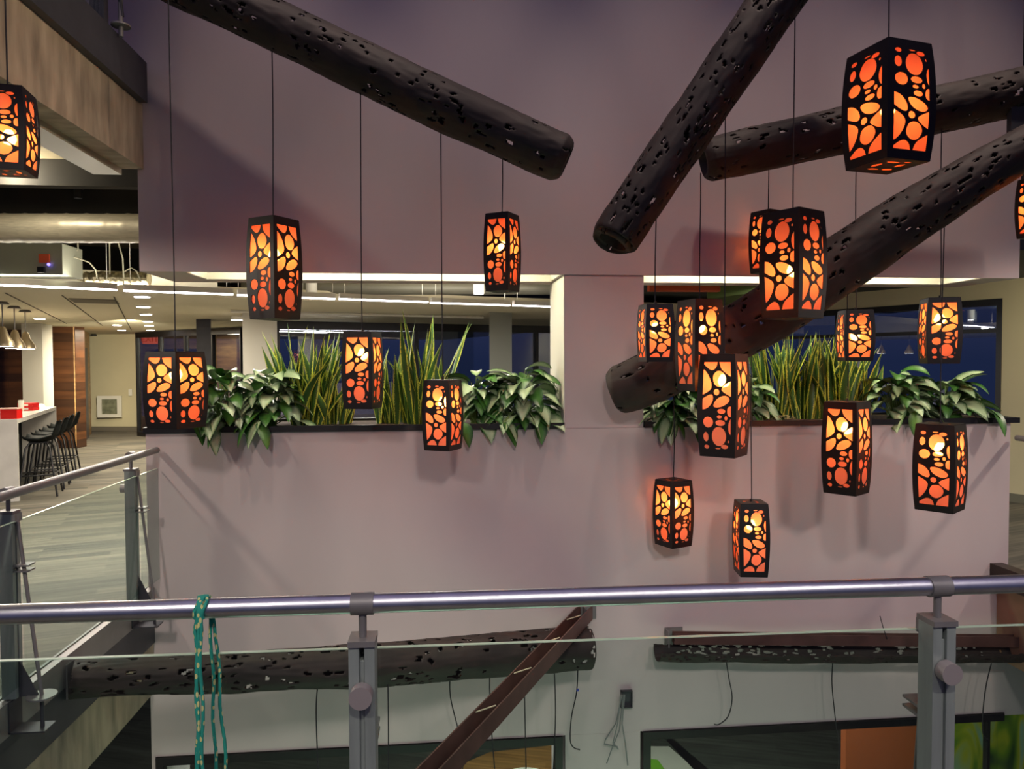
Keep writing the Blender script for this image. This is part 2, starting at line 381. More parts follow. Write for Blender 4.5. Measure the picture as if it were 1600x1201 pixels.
# foreground railing
pL = atZ(-60, 961.5, 1.07); pR = atZ(1660, 909.5, 1.07)
al = (pR - pL).normalized(); out = Vector((-al.y, al.x, 0))
fr = thing('foreground_railing', 'brushed steel handrail with glass panels crossing the whole foreground', 'railing', ((pL + pR)/2).to_tuple()[:2] + (0,))
ext = [pL - al*1.0, pR + al*1.0]
MB().tube([ext[0], ext[1]], .0232, 36).build('handrail', M_rail, fr)
ts = []
for px, py in ((566, 944), (1462, 914)):
    q = atZ(px, py, 1.07); t = (q - pL).dot(al); ts.append(t)
    b = pL + al*t; rail_post(fr, (b.x, b.y, 0), out, al, z0=.02)
def gpanel(t0, t1, parent, P0, al, out, z0, z1, off=.036, th=.012):
    a = P0 + al*t0 + out*off; b = P0 + al*t1 + out*off; c = out*th
    m = MB(); m.hexa([Vector((p.x,p.y,z)) for z in (z0,z1) for p in (a, b, b+c, a+c)]); g = m.build('glass_panel', M_glass, parent)
    m = MB(); m.hexa([Vector((p.x,p.y,z)) for z in (z1,z1+.0015) for p in (a, b, b+c, a+c)]); m.build('polished_edge', M_glassedge, g)
gpanel(-1.2, ts[0] - .012, fr, pL, al, out, .08, .945)
gpanel(ts[0] + .012, ts[1] - .012, fr, pL, al, out, .08, .945)
gpanel(ts[1] + .012, ts[1] + 1.2, fr, pL, al, out, .08, .945)

# left walkway railing
lr = thing('walkway_railing', 'grey tube railing with glass running along the left walkway', 'railing', (XK, 3.5, 0))
MB().tube([(-1.93, 1.7, 1.07), (-1.90, YW - .03, 1.07)], .0215, 24).build('handrail', M_steel, lr)
for yy in (3.50, 4.82):
    rail_post(lr, (-1.945, yy, 0), (1,0,0), (0,1,0))
ab = Vector((0,1,0)); ob = Vector((1,0,0)); P0 = Vector((-1.945, 0, 0))
gpanel(2.1, 3.47, lr, P0, ab, ob, .2, .945)
gpanel(3.53, 4.79, lr, P0, ab, ob, .2, .945)
gpanel(4.85, YW - .02, lr, P0, ab, ob, .2, .945)

# rope over the foreground rail
def rope_mat():
    m = mat('teal_braided_rope', srgb(24,122,112), .8); n = m.node_tree; b = n.nodes['Principled BSDF']
    t = n.nodes.new('ShaderNodeTexCoord'); mp = n.nodes.new('ShaderNodeMapping'); mp.inputs['Scale'].default_value = (1,1,.45)
    v = n.nodes.new('ShaderNodeTexVoronoi'); v.inputs['Scale'].default_value = 105; r = n.nodes.new('ShaderNodeValToRGB')
    r.color_ramp.interpolation = 'CONSTANT'; r.color_ramp.elements[0].color = srgb(215,210,140); r.color_ramp.elements[1].position = .33; r.color_ramp.elements[1].color = srgb(36,150,132)
    n.links.new(t.outputs['Object'], mp.inputs[0]); n.links.new(mp.outputs[0], v.inputs[0]); n.links.new(v.outputs['Distance'], r.inputs[0]); n.links.new(r.outputs[0], b.inputs['Base Color']); return m
q = atZ(325, 945, 1.07); tr = (q - pL).dot(al); C0 = pL + al*tr
rp = MB()
def strand(d0, d1, side, zb, seed):
    pts = []
    for i in range(7):
        a = -.3 + (PI/2 + .5)*i/6
        r_ = .0282
        pts.append(C0 + al*(d0*.5) + out*(side*-r_*math.sin(a)*1.0) + Vector((0,0,r_*math.cos(a))))
    for i in range(1, 16):
        z = 1.07 - (1.07 - zb)*i/15
        pts.append(C0 + al*(d0 + (d1-d0)*i/15 + .003*math.sin(i*1.3+seed)) + out*(side*(-.0285)) + Vector((0,0,z-1.07)))
    rp.tube(pts, .0042, 8)
strand(-.008, -.016, 1, .45, 0); strand(-.001, .000, 1, .42, 1); strand(.004, .012, -1, .47, 2); strand(.012, .045, -1, .45, 3)
strand(-.012, -.010, 1, .50, 4)
for k in (-.012, -.004, .006):
    rp.tube([C0 + al*(k + .004*math.sin(j)) + out*(-.0278*math.sin(-2.2+4.4*j/12)) + Vector((0,0,.0278*math.cos(-2.2+4.4*j/12))) for j in range(13)], .0042, 8)
tag(rp.build('rope', rope_mat()), 'teal rope with yellow flecks looped over the foreground handrail', 'rope')

# ------------------------------------------------------------------ perforated steel logs
def log_mesh(pts, holes, seed, n=100, step=.0105, arc=(0, 2*PI), cap_end=(True, True), wob=.008, jag=True):
    rnd = random.Random(seed)
    P = []; RR = []
    ctl = []
    for px, py, Y, ht in pts:
        p = atY(px, py, Y); ctl.append((p, ht*depth(p)/F))
    # catmull
    L = sum((ctl[i+1][0]-ctl[i][0]).length for i in range(len(ctl)-1))
    N = int(L/step)
    cum = [0]
    for i in range(len(ctl)-1): cum.append(cum[-1] + (ctl[i+1][0]-ctl[i][0]).length)
    def cr(a,b,c,d,t): return .5*((2*b)+(c-a)*t+(2*a-5*b+4*c-d)*t*t+(3*b-a-3*c+d)*t**3)
    for j in range(N+1):
        s = L*j/N; i = 0
        while i < len(cum)-2 and s > cum[i+1]: i += 1
        t = (s-cum[i])/(cum[i+1]-cum[i])
        A = ctl[max(i-1,0)]; B = ctl[i]; C = ctl[i+1]; D = ctl[min(i+2,len(ctl)-1)]
        P.append(cr(A[0],B[0],C[0],D[0],t)); RR.append(cr(A[1],B[1],C[1],D[1],t))
    full = abs(arc[1]-arc[0]-2*PI) < 1e-6
    cols = n if full else n+1
    axis = (P[-1]-P[0]).normalized(); a = axis.cross(Vector((0,0,1))).normalized()
    V = []
    for j in range(N+1):
        t = (P[min(j+1,N)]-P[max(j-1,0)]).normalized(); a = (a - t*a.dot(t)).normalized(); b = t.cross(a)
        if b.z < 0: b = -b
        e0 = min(j, N-j)*step
        rs = 1.0
        if cap_end[0] and j*step < .09: rs = .66 + .34*math.sqrt(j*step/.09)
        if cap_end[1] and (N-j)*step < .09: rs = .66 + .34*math.sqrt((N-j)*step/.09)
        for k in range(cols):
            q = arc[0] + (arc[1]-arc[0])*k/n
            d = a*math.cos(q) + b*math.sin(q)
            w = wob*(noise.noise(Vector((math.cos(q)*1.3+seed, math.sin(q)*1.3, j*step*3)))*1.2 + .45*noise.noise(Vector((math.cos(q)*5+seed, math.sin(q)*5, j*step*11))))
            V.append(P[j] + d*(RR[j]*rs + w))
    # holes: clusters of small ellipses in (s, q)
    hs = []
    for c in range(int(holes*2.1)):
        s0 = rnd.uniform(0, L); q0 = rnd.uniform(arc[0], arc[1])
        for m in range(rnd.randint(1, 4)):
            r = RR[0]
            hs.append((s0 + rnd.gauss(0,.07), q0 + rnd.gauss(0,.35), rnd.uniform(.008,.026), rnd.uniform(.005,.013)/r, rnd.uniform(-.5,.5)))
    grid = {}
    for h in hs: grid.setdefault(int(h[0]/.1), []).append(h)
    Fs = []
    for j in range(N):
        s = (j+.5)*L/N
        cand = [h for g_ in (int(s/.1)-1, int(s/.1), int(s/.1)+1) for h in grid.get(g_, [])]
        for k in range(n):
            q = arc[0] + (arc[1]-arc[0])*(k+.5)/n; hole = False
            for h in cand:
                dq = q - h[1]
                if full: dq = (dq + PI) % (2*PI) - PI
                u = (s-h[0])/h[2]; v = dq/h[3]
                u2 = u + h[4]*v
                if u2*u2 + v*v < 1: hole = True; break
            if not full and jag:
                ed = min(k, n-1-k)
                if ed < 5 and noise.noise(Vector((s*18, k*.0+seed + (5 if k > n/2 else 0), 0))) > -.25 + ed*.15: hole = True
            if hole: continue
            k2 = (k+1) % cols if full else k+1
            Fs.append((j*cols+k, (j+1)*cols+k, (j+1)*cols+k2, j*cols+k2))
    mbb = MB(); mbb.add(V, Fs, True)
    if full:
        for en, jj in ((0,0),(1,N)):
            if cap_end[en]:
                ring = [V[jj*cols+k] for k in range(cols)]
                c = P[jj].lerp(P[12 if jj == 0 else N-12], .9); inn = [c + (r_-P[jj])*.55 for r_ in ring]
                vs = ring + inn + [c]
                fs = [(k,(k+1)%cols,cols+(k+1)%cols,cols+k) for k in range(cols)] + [(cols+k,cols+(k+1)%cols,2*cols) for k in range(cols)]
                mbb.add(vs, fs)
    # drop unused verts
    used = sorted({i for f in mbb.f for i in f}); mp = {i:k for k,i in enumerate(used)}
    mbb.v = [mbb.v[i] for i in used]; mbb.f = [[mp[i] for i in f] for f in mbb.f]
    return mbb, P, RR
def steel_log(pts, holes, seed, label, **k):
    m, P, RR = log_mesh(pts, holes, seed, **k)
    o = m.build('perforated_steel_log', M_rust)
    s = o.modifiers.new('s', 'SOLIDIFY'); s.thickness = .005; s.offset = -1
    tag(o, label, 'log sculpture')
    return o, P, RR
T1 = steel_log([(60,-160,4.75,37),(240,-50,4.7,37),(427,38,4.62,38),(690,164,4.52,39),(886,252,4.45,37)], 95, 1, 'long perforated brown metal log slanting down from the top left', cap_end=(False,True))
T2 = steel_log([(1330,-180,4.2,42),(1213,0,4.25,41),(1090,180,4.3,39),(975,350,4.35,38),(957,378,4.35,36)], 110, 2, 'perforated brown metal log slanting steeply, its lower end above the central pier', cap_end=(False,True))
T3 = steel_log([(1098,252,4.85,33),(1300,207,4.75,36),(1612,139,4.62,37)], 60, 3, 'perforated metal log passing behind the big topmost lantern', cap_end=(True,False))
T4 = steel_log([(955,612,4.93,36),(1010,592,4.85,41),(1170,508,4.7,44),(1290,428,4.55,46),(1450,322,4.35,41),(1600,232,4.2,34),(1720,170,4.1,33)], 80, 4, 'thick perforated metal log rising from the pier to the right edge', cap_end=(True,False))
T5 = steel_log([(112,1061,3.98,28),(330,1052,4.2,29),(560,1040,4.45,32),(740,1026,4.74,33),(918,1011,4.92,33)], 90, 5, 'perforated metal log lying level below the handrail at left', cap_end=(False,False))
T6 = steel_log([(1027,1012,4.98,20),(1300,1015,4.98,20),(1603,1013,4.93,20)], 60, 6, 'half-round perforated metal trough below the handrail at right', arc=(PI, 2*PI), cap_end=(False,False), wob=.006)

# channel in the trough + wall brackets
def chan(mb, A, B, w, h, t=.006):
    A = Vector(A); B = Vector(B); d = (B-A).normalized(); s = d.cross(Vector((0,0,1))).normalized(); u = s.cross(d).normalized()
    def bar(s0,s1,u0,u1):
        p = [A+s*s0+u*u0, A+s*s1+u*u0, A+s*s1+u*u1, A+s*s0+u*u1]; q = [x + (B-A) for x in p]
        mb.add(p+q, [(0,1,2,3),(7,6,5,4),(0,4,5,1),(1,5,6,2),(2,6,7,3),(3,7,4,0)])
    bar(-w/2,w/2,-h/2,-h/2+t); bar(-w/2,-w/2+t,-h/2+t,h/2); bar(w/2-t,w/2,-h/2+t,h/2)
c = thing('steel_channel', 'brown steel channel lying inside the right trough, bolted to the wall', 'channel', tuple(atY(1060,995,5.0)))
m = MB(); chan(m, atY(1052,996,5.04), atY(1603,1001,4.95), .06, .075); m.build('channel', M_chan, c)
mb = MB(); p = atY(1051, 993, YW); mb.box((p.x-.06, YW-.09, p.z-.065), (p.x-.05, YW-.002, p.z+.06)).box((p.x-.06, YW-.012, p.z-.07), (p.x+.07, YW-.001, p.z+.065)); mb.build('wall_bracket', M_steel, c)
c = thing('steel_channel', 'brown steel channel running diagonally down below the handrail', 'channel', tuple(atY(918,955,5.0)))
A = atY(916,955,5.06); B = atY(640,1250,2.9)
m = MB(); chan(m, A, B, .095, .10, .007); m.build('channel', M_chan, c)
for t in (.12, .3, .5, .7):
    q = A.lerp(B, t); MB().tube([q + Vector((-.05,-.02,.045)), q + Vector((.05,.01,.06))], .004, 6).build('cable_tie', mat('pale_tie', srgb(190,180,150), .6), c)
p = atY(917, 955, YW); MB().box((p.x-.065, YW-.012, p.z-.05), (p.x+.065, YW-.001, p.z+.09)).box((p.x-.03, YW-.1, p.z-.03), (p.x-.02, YW-.012, p.z+.05)).build('wall_bracket', M_steel, c)
# plate where the level log meets the walkway edge
p = atX(112, 1058, XK)
tag(MB().box((XK-.002, p.y-.06, p.z-.09), (XK+.008, p.y+.05, p.z+.09)).box((XK+.008, p.y-.01, p.z-.04), (XK+.06, p.y, p.z+.04)).build('mounting_plate', M_steel), 'steel plate fixing the level log to the walkway edge', 'bracket')
p = atY(1590, 183, 4.55)
tag(MB().box((p.x-.06, p.y-.02, p.z-.1), (p.x+.2, p.y+.02, p.z+.09)).build('mounting_plate', M_steel_dk), 'dark steel plate at the right edge below the behind-most log', 'bracket')

# ------------------------------------------------------------------ lanterns
def ell(cx, cy, rx, ry, n=18): return [(cx+rx*math.cos(2*PI*k/n), cy+ry*math.sin(2*PI*k/n)) for k in range(n)]
def smooth(poly, it=2):
    for _ in range(it):
        q = []
        for i in range(len(poly)):
            a, b = poly[i], poly[(i+1) % len(poly)]
            if (abs(a[0]) < 1e-6 and abs(b[0]) < 1e-6) or (abs(a[0]-1) < 1e-6 and abs(b[0]-1) < 1e-6) or (a[1] > .99 and b[1] > .99):
                q += [a, b]; continue
            q += [(a[0]*.75+b[0]*.25, a[1]*.75+b[1]*.25), (a[0]*.25+b[0]*.75, a[1]*.25+b[1]*.75)]
        poly = q
    return poly
def clip(p): return [(min(1, max(0, x)), min(1, max(0, y))) for x, y in p]
PAT = [ell(.12,.025,.10,.024), ell(.11,.14,.105,.055), ell(.2,.31,.185,.062,22), ell(.58,.15,.26,.11,26), ell(.54,.012,.1,.009,10), ell(.79,.035,.13,.024),
       ell(.93,.095,.03,.016,8), [(1,.17),(1,.36),(.94,.33),(.90,.26),(.93,.2)], ell(.63,.305,.17,.034), ell(.60,.374,.09,.019,12), ell(.83,.36,.055,.025,12), ell(.67,.438,.14,.028),
       [(1,.375),(1,.495),(.90,.49),(.86,.44),(.9,.385)], [(.37,.482),(.6,.478),(.85,.52),(.97,.565),(.93,.6),(.78,.62),(.55,.59),(.42,.54)],
       [(0,.45),(.18,.465),(.35,.53),(.4,.6),(.33,.635),(.15,.61),(0,.575)], [(0,.62),(.15,.645),(.32,.69),(.33,.75),(.22,.84),(.08,.9),(0,.915)], ell(.5,.655,.1,.036,14),
       [(.45,.72),(.72,.715),(.86,.8),(.74,.88),(.55,.905),(.37,.86),(.35,.8)], [(1,.605),(1,.78),(.85,.755),(.64,.69),(.75,.65)],
       [(1,.83),(1,.996),(.58,.996),(.65,.92),(.82,.87)], [(0,.996),(.0,.97),(.2,.915),(.35,.9),(.48,.935),(.52,.996)]]
def prep(poly, i):
    if len(poly) < 9:
        poly = smooth(poly, 3)
    return clip(poly)
PAT = [prep(p, i) for i, p in enumerate(PAT)]
def flat_with_holes(outer, holes):
    cu = bpy.data.curves.new('tmp', 'CURVE'); cu.dimensions = '2D'; cu.fill_mode = 'BOTH'
    for poly in [outer] + holes:
        q = [poly[0]]
        for p in poly[1:]:
            if abs(p[0]-q[-1][0]) + abs(p[1]-q[-1][1]) > 1e-4: q.append(p)
        sp = cu.splines.new('POLY'); sp.points.add(len(q)-1)
        for k, p in enumerate(q): sp.points[k].co = (p[0], p[1], 0, 1)
        sp.use_cyclic_u = True
    o = bpy.data.objects.new('tmp', cu); COL.objects.link(o)
    dg = bpy.context.evaluated_depsgraph_get(); dg.update()
    me = bpy.data.meshes.new_from_object(o.evaluated_get(dg), depsgraph=dg)
    COL.objects.unlink(o); bpy.data.objects.remove(o); bpy.data.curves.remove(cu)
    bm = bmesh.new(); bm.from_mesh(me); bpy.data.meshes.remove(me)
    bmesh.ops.remove_doubles(bm, verts=bm.verts, dist=1e-5)
    return bm
MU, MV = .13, .075
def unit_panel(flip):
    hs = [[(MU + (1-2*MU)*x, MV + (1-2*MV)*(1-y)) for x, y in p] for p in PAT]   # v up
    if flip: hs = [[(x, 1-y) for x, y in p] for p in hs]
    bm = flat_with_holes([(0,0),(1,0),(1,1),(0,1)], hs)
    for z in [i/10 for i in range(1,10)]:
        bmesh.ops.bisect_plane(bm, geom=bm.verts[:]+bm.edges[:]+bm.faces[:], plane_co=(0,z,0), plane_no=(0,1,0))
    vs = [(v.co.x, v.co.y) for v in bm.verts]; bm.verts.index_update()
    fs = [tuple(v.index for v in f.verts) for f in bm.faces]; bm.free()
    return vs, fs
UP = {0: unit_panel(0), 1: unit_panel(1)}
def unit_plate():
    rnd = random.Random(3)
    hs = [ell(.3,.3,.12,.07), ell(.6,.25,.13,.06), ell(.75,.5,.07,.13), ell(.3,.6,.07,.12), ell(.6,.75,.15,.06), ell(.33,.82,.08,.05)]
    bm = flat_with_holes([(0,0),(1,0),(1,1),(0,1)], hs); bm.verts.index_update()
    r = [(v.co.x, v.co.y) for v in bm.verts], [tuple(v.index for v in f.verts) for f in bm.faces]; bm.free(); return r
UPL = unit_plate()
def liner_mat():
    m = bpy.data.materials.new('orange_translucent_liner'); m.use_nodes = True; n = m.node_tree; n.nodes.clear()
    t = n.nodes.new('ShaderNodeBsdfTranslucent'); t.inputs[0].default_value = (1.0, .22, .06, 1)
    d = n.nodes.new('ShaderNodeBsdfDiffuse'); d.inputs[0].default_value = (.96, .43, .27, 1)
    tr = n.nodes.new('ShaderNodeBsdfTransparent'); tr.inputs[0].default_value = (1.0, .50, .20, 1)
    m1 = n.nodes.new('ShaderNodeMixShader'); m1.inputs[0].default_value = .58
    m2 = n.nodes.new('ShaderNodeMixShader'); m2.inputs[0].default_value = .18
    o = n.nodes.new('ShaderNodeOutputMaterial')
    n.links.new(t.outputs[0], m1.inputs[1]); n.links.new(d.outputs[0], m1.inputs[2]); n.links.new(m1.outputs[0], m2.inputs[1]); n.links.new(tr.outputs[0], m2.inputs[2]); n.links.new(m2.outputs[0], o.inputs[0])
    return m
M_liner = liner_mat()
M_bulb = emis('warm_bulb', (1.0, .62, .30, 1), 112)
M_sock = mat('lamp_holder', srgb(30,26,28), .5)

def lantern(px, y0, y1, a, b, Y, flower_top, label, ctop=None, cpx=None, bulb=.34):
    pt = atY(px, y0, Y); pb = atY(px, y1, Y); C = (pt + pb)/2; dd = depth(C)
    h = (pt.z - pb.z) * .975
    wpx = math.hypot(a, b); w = wpx*dd/F
    cdir = Vector((-C.x, -C.y, 0)).normalized(); left = Vector((cdir.y, -cdir.x, 0))   # screen left seen from the eye
    al_ = math.acos(min(1, a/wpx)); nL = cdir*math.cos(al_) + left*math.sin(al_)
    rz = math.atan2(nL.y, nL.x)
    t = thing('hanging_lantern', label, 'lantern', (C.x, C.y, C.z - h/2), rz)
    hw = lambda v: w/2*(1 - .11*(2*v-1)**2)
    vs0, fs0 = UP[1 if flower_top else 0]
    for s in range(4):
        rot = Matrix.Rotation(s*PI/2, 3, 'Z'); m = MB(); n0 = len(vs0)
        V = []
        for th in (0, .003):
            for (u, v) in vs0:
                r = hw(v); V.append(rot @ Vector((r - th, (2*u-1)*(r-th), v*h)))
        m.add(V, list(fs0) + [tuple(i+n0 for i in reversed(f)) for f in fs0])
        # side walls at boundary edges
        ec = {}
        for f in fs0:
            for i in range(len(f)):
                e_ = (f[i], f[(i+1) % len(f)]); ec[frozenset(e_)] = ec.get(frozenset(e_), []) + [e_]
        sf = [(e_[0][1], e_[0][0], e_[0][0]+n0, e_[0][1]+n0) for e_ in ec.values() if len(e_) == 1]
        o2 = 0
        for f in sf: m.f.append(list(f)); m.sm.append(False)
        m.build('cut_panel', M_frame, t, world=False)
    m = MB(); V = []; K = 12; ins = .006
    for i in range(K+1):
        v = .01 + .98*i/K; r = hw(v) - ins
        V += [(r,-r,v*h),(r,r,v*h),(-r,r,v*h),(-r,-r,v*h)]
    Fc = [(i*4+k, i*4+(k+1)%4, (i+1)*4+(k+1)%4, (i+1)*4+k) for i in range(K) for k in range(4)]
    m.add(V, Fc); r = hw(0) - ins
    m.add([(-r,-r,.012*h),(r,-r,.012*h),(r,r,.012*h),(-r,r,.012*h)], [(3,2,1,0)])
    m.add([(-r,-r,.988*h),(r,-r,.988*h),(r,r,.988*h),(-r,r,.988*h)], [(0,1,2,3)])
    m.build('liner', M_liner, t, world=False)
    for nm, z in (('top_plate', h-.001), ('bottom_plate', -.001)):
        m = MB(); vs, fs = UPL; n0 = len(vs)
        for th in (0, .003): m.v += [((2*u-1)*(hw(0)-.001), (2*v-1)*(hw(0)-.001), z+th) for u, v in vs]
        for f in fs: m.f.append(list(reversed(f))); m.f.append([i+n0 for i in f]); m.sm += [False, False]
        m.build(nm, M_frame, t, world=False)
    zb = h*(1-bulb)
    rb = min(.036, w*.16)
    MB().lathe([(0.001,-rb),(rb*.7,-rb*.72),(rb,0),(rb*.8,rb*.6),(rb*.45,rb*1.2)], (0,0,zb), 16).build('bulb', M_bulb, t, world=False)
    MB().tube([(0,0,zb+rb*1.2),(0,0,zb+rb*1.2+.04)], rb*.5, 12).build('lamp_holder', M_sock, t, world=False)
    # cord
    top = 6.5 if ctop is None else atY(px if cpx is None else cpx, ctop, Y).z
    z0 = zb + rb*1.2 + .04
    n = 14; pts = [(0,0,z0)] 
    zt = top - (C.z - h/2)
    for i in range(1, n+1):
        f = i/n; pts.append((.004*math.sin(f*5+px), .004*math.sin(f*4+px*2), z0 + (zt-z0)*f))
    MB().tube(pts, .0034, 8).build('cord', M_cord, t, world=False)
    MB().tube([(0,0,h+.002),(0,0,h+.02)], .008, 10).build('cord_grip', M_sock, t, world=False)
    return t
lantern(14, 140, 272, 62, 22, 3.15, 0, 'orange lantern cut off by the left edge of the photo', bulb=.58)
lantern(275, 548, 669, 47, 47, 4.4, 1, 'wide lantern in front of the left end of the wall', bulb=.30)
lantern(429, 341, 501, 41, 43, 4.62, 1, 'tall lantern hanging highest in front of the left opening', 70, bulb=.36)
lantern(567, 517, 639, 47, 18, 4.56, 1, 'lantern between the two tufts of sword leaves at left', 120, bulb=.3)
lantern(692, 592, 703, 43, 22, 4.55, 0, 'lantern hanging across the left planter lip', 180, bulb=.33)
lantern(785, 334, 457, 39, 20, 4.60, 1, 'lantern by the upper right corner of the left opening', 230, bulb=.42)
lantern(1024, 475, 566, 15, 44, 4.32, 0, 'small lantern at the left side of the right opening', 300, bulb=.42)
lantern(1093, 467, 612, 31, 45, 4.52, 0, 'lantern just right of the small one at the left of the right opening', 270, bulb=.30)
lantern(1200, 330, 428, 32, 26, 4.99, 0, 'lantern half hidden behind the large double-faced lantern', 240, bulb=.45)
lantern(1131, 551, 713, 58, 22, 4.29, 1, 'tall lantern crossing the planter lip left of the right sword leaves', 135, bulb=.27)
lantern(1239, 330, 500, 59, 41, 4.2, 0, 'large lantern below the steep log, seen corner on', 10, bulb=.55)
lantern(1052, 748, 852, 30, 33, 4.98, 1, 'small lantern hanging low that glows on the wall beside it', 600, bulb=.36)
lantern(1173, 782, 897, 12, 45, 4.72, 0, 'lowest lantern of all, tilted in front of the white wall', 530, bulb=.33)
lantern(1323, 625, 771, 51, 22, 4.45, 1, 'tall lantern hanging across the right planter lip', 440, bulb=.3)
lantern(1336, 484, 565, 14, 43, 4.8, 0, 'small lantern in front of the right window, left one of two', 240, bulb=.50)
lantern(1468, 465, 569, 14, 48, 4.62, 1, 'lantern in front of the right window, right one of two', 180, bulb=.33)
lantern(1469, 660, 797, 58, 18, 4.3, 0, 'lantern nearest the lower right, in front of the bare wall', 330, bulb=.30)
lantern(1387, 78, 262, 66, 66, 3.7, 0, 'biggest lantern at the upper right, its lit underside showing', bulb=.52)
lantern(1625, 277, 372, 36, 30, 4.3, 0, 'lantern almost entirely cut off by the right edge', bulb=.45)

# loose cords hanging from logs
def cord(path, label, r=.004, grp=None):
    pts = [Vector(p) for p in path]
    # subdivide with catmull
    out_ = []
    for i in range(len(pts)-1):
        a = pts[max(i-1,0)]; b = pts[i]; c_ = pts[i+1]; d = pts[min(i+2,len(pts)-1)]
        for t in [k/6 for k in range(6)]:
            out_.append(.5*((2*b)+(c_-a)*t+(2*a-5*b+4*c_-d)*t*t+(3*b-a-3*c_+d)*t**3))
    out_.append(pts[-1])
    o = MB().tube(out_, r, 8).build('dangling_cord', M_cord)
    return tag(o, label, 'cord', grp)
def pc(Y, *pp): return [atY(x, y, Y) for x, y in pp]
cord(pc(4.42,(497,1066),(494,1110),(497,1201),(500,1260)), 'loose cord hanging from the level log just left of the near post')
cord(pc(4.42,(606,1062),(607,1150),(606,1260)), 'loose cord hanging from the level log just right of the near post')
cord(pc(4.84,(703,1056),(704,1090),(716,1140),(722,1170),(724,1260)), 'loose cord curving behind the diagonal channel')
cord(pc(4.84,(765,1050),(766,1110),(772,1190),(778,1260)), 'loose cord right of the curving one, behind the diagonal channel')
cord(pc(4.84,(819,1046),(820,1110),(822,1201),(822,1260)), 'straight loose cord between diagonal channel and electrical box')
cord(pc(4.84,(866,1043),(868,1110),(866,1170),(862,1260)), 'loose cord near the right end of the level log')
co = cord(pc(4.84,(903,1040),(901,1080),(893,1120),(891,1155),(896,1167),(906,1171)), 'loose cord with a hooked end at the tip of the level log')
p = atY(902, 1078, 4.84); MB().tube([p + Vector((-.006,0,0)), p + Vector((.01,0,.002))], .009, 8).build('blue_tape', mat('blue_tape', srgb(40,60,170), .5), co)
cord(pc(4.98,(1135,1034),(1139,1060),(1144,1090),(1138,1118),(1124,1131),(1116,1131)), 'loose cord with frayed end under the right trough')
cord(pc(4.98,(1301,1036),(1300,1070),(1306,1130),(1311,1165),(1308,1230)), 'loose cord hanging over the lower right window from the trough')
cord(pc(4.95,(1549,1036),(1541,1070),(1536,1110),(1536,1145),(1544,1156)), 'loose cord right of the far post, in front of the mural')
cord(pc(4.95,(1375,962),(1380,980),(1386,998)), 'short cord end sticking up from the right trough', .003)
# electrical box with loose cables
eb = thing('electrical_box', 'open grey electrical box on the wall with cables spilling out', 'electrical box', tuple(atY(978,1090,YW)))
p = atY(978, 1090, YW)
mb = MB(); mb.box((p.x-.042,YW-.03,p.z-.062),(p.x-.036,YW-.001,p.z+.062)).box((p.x+.036,YW-.03,p.z-.062),(p.x+.042,YW-.001,p.z+.062)).box((p.x-.042,YW-.03,p.z-.062),(p.x+.042,YW-.001,p.z-.056)).box((p.x-.042,YW-.03,p.z+.056),(p.x+.042,YW-.001,p.z+.062)).box((p.x-.04,YW-.006,p.z-.06),(p.x+.04,YW-.001,p.z+.06))
mb.build('box', M_steel_dk, eb)
for k, pp in enumerate([[(972,1085),(962,1130),(946,1155),(944,1162),(965,1166)], [(974,1085),(968,1140),(955,1172),(948,1192)], [(976,1085),(972,1130),(977,1160),(981,1195)], [(970,1085),(965,1130),(958,1160),(966,1170)]]):
    MB().tube([atY(x, y, YW-.04-.006*k) for x, y in pp], .0045, 8).build('cable', M_grey, eb)

# ------------------------------------------------------------------ plants
def leafmat(name, c_mid, c_edge, lo, hi, nz=14, rough=.35, sheen=0):
    m = bpy.data.materials.new(name); m.use_nodes = True; n = m.node_tree; b = n.nodes['Principled BSDF']; b.inputs['Roughness'].default_value = rough
    t = n.nodes.new('ShaderNodeUVMap'); s = n.nodes.new('ShaderNodeSeparateXYZ'); n.links.new(t.outputs[0], s.inputs[0])
    w = n.nodes.new('ShaderNodeTexWave'); 
    nzn = n.nodes.new('ShaderNodeTexNoise'); nzn.inputs['Scale'].default_value = nz; mp = n.nodes.new('ShaderNodeMapping'); mp.inputs['Scale'].default_value = (1, 2.2, 1)
    ab_ = n.nodes.new('ShaderNodeMath'); ab_.operation = 'ABSOLUTE'; n.links.new(s.outputs[0], ab_.inputs[0])
    ad = n.nodes.new('ShaderNodeMath'); ad.operation = 'MULTIPLY_ADD'; ad.inputs[1].default_value = .9
    sb = n.nodes.new('ShaderNodeMath'); sb.operation = 'MULTIPLY_ADD'; sb.inputs[1].default_value = .8; sb.inputs[2].default_value = -.4
    n.links.new(t.outputs[0], mp.inputs[0]); n.links.new(mp.outputs[0], nzn.inputs[0]); n.links.new(nzn.outputs[0], sb.inputs[0])
    n.links.new(ab_.outputs[0], ad.inputs[0]); n.links.new(sb.outputs[0], ad.inputs[2])
    r = n.nodes.new('ShaderNodeValToRGB'); r.color_ramp.elements[0].position = lo; r.color_ramp.elements[1].position = hi
    r.color_ramp.elements[0].color = c_mid; r.color_ramp.elements[1].color = c_edge
    n.links.new(ad.outputs[0], r.inputs[0]); n.links.new(r.outputs[0], b.inputs['Base Color'])
    return m
M_agl = leafmat('silver_green_leaf', srgb(166,188,146), srgb(36,82,32), .42, .82, 13)
M_agl2 = leafmat('green_leaf', srgb(70,120,50), srgb(26,66,24), .3, .85, 9)
M_sans = leafmat('sword_leaf', srgb(50,92,36), srgb(216,222,84), .60, .74, 7, .4)
M_petiole = mat('pale_petiole', srgb(120,150,80), .5)
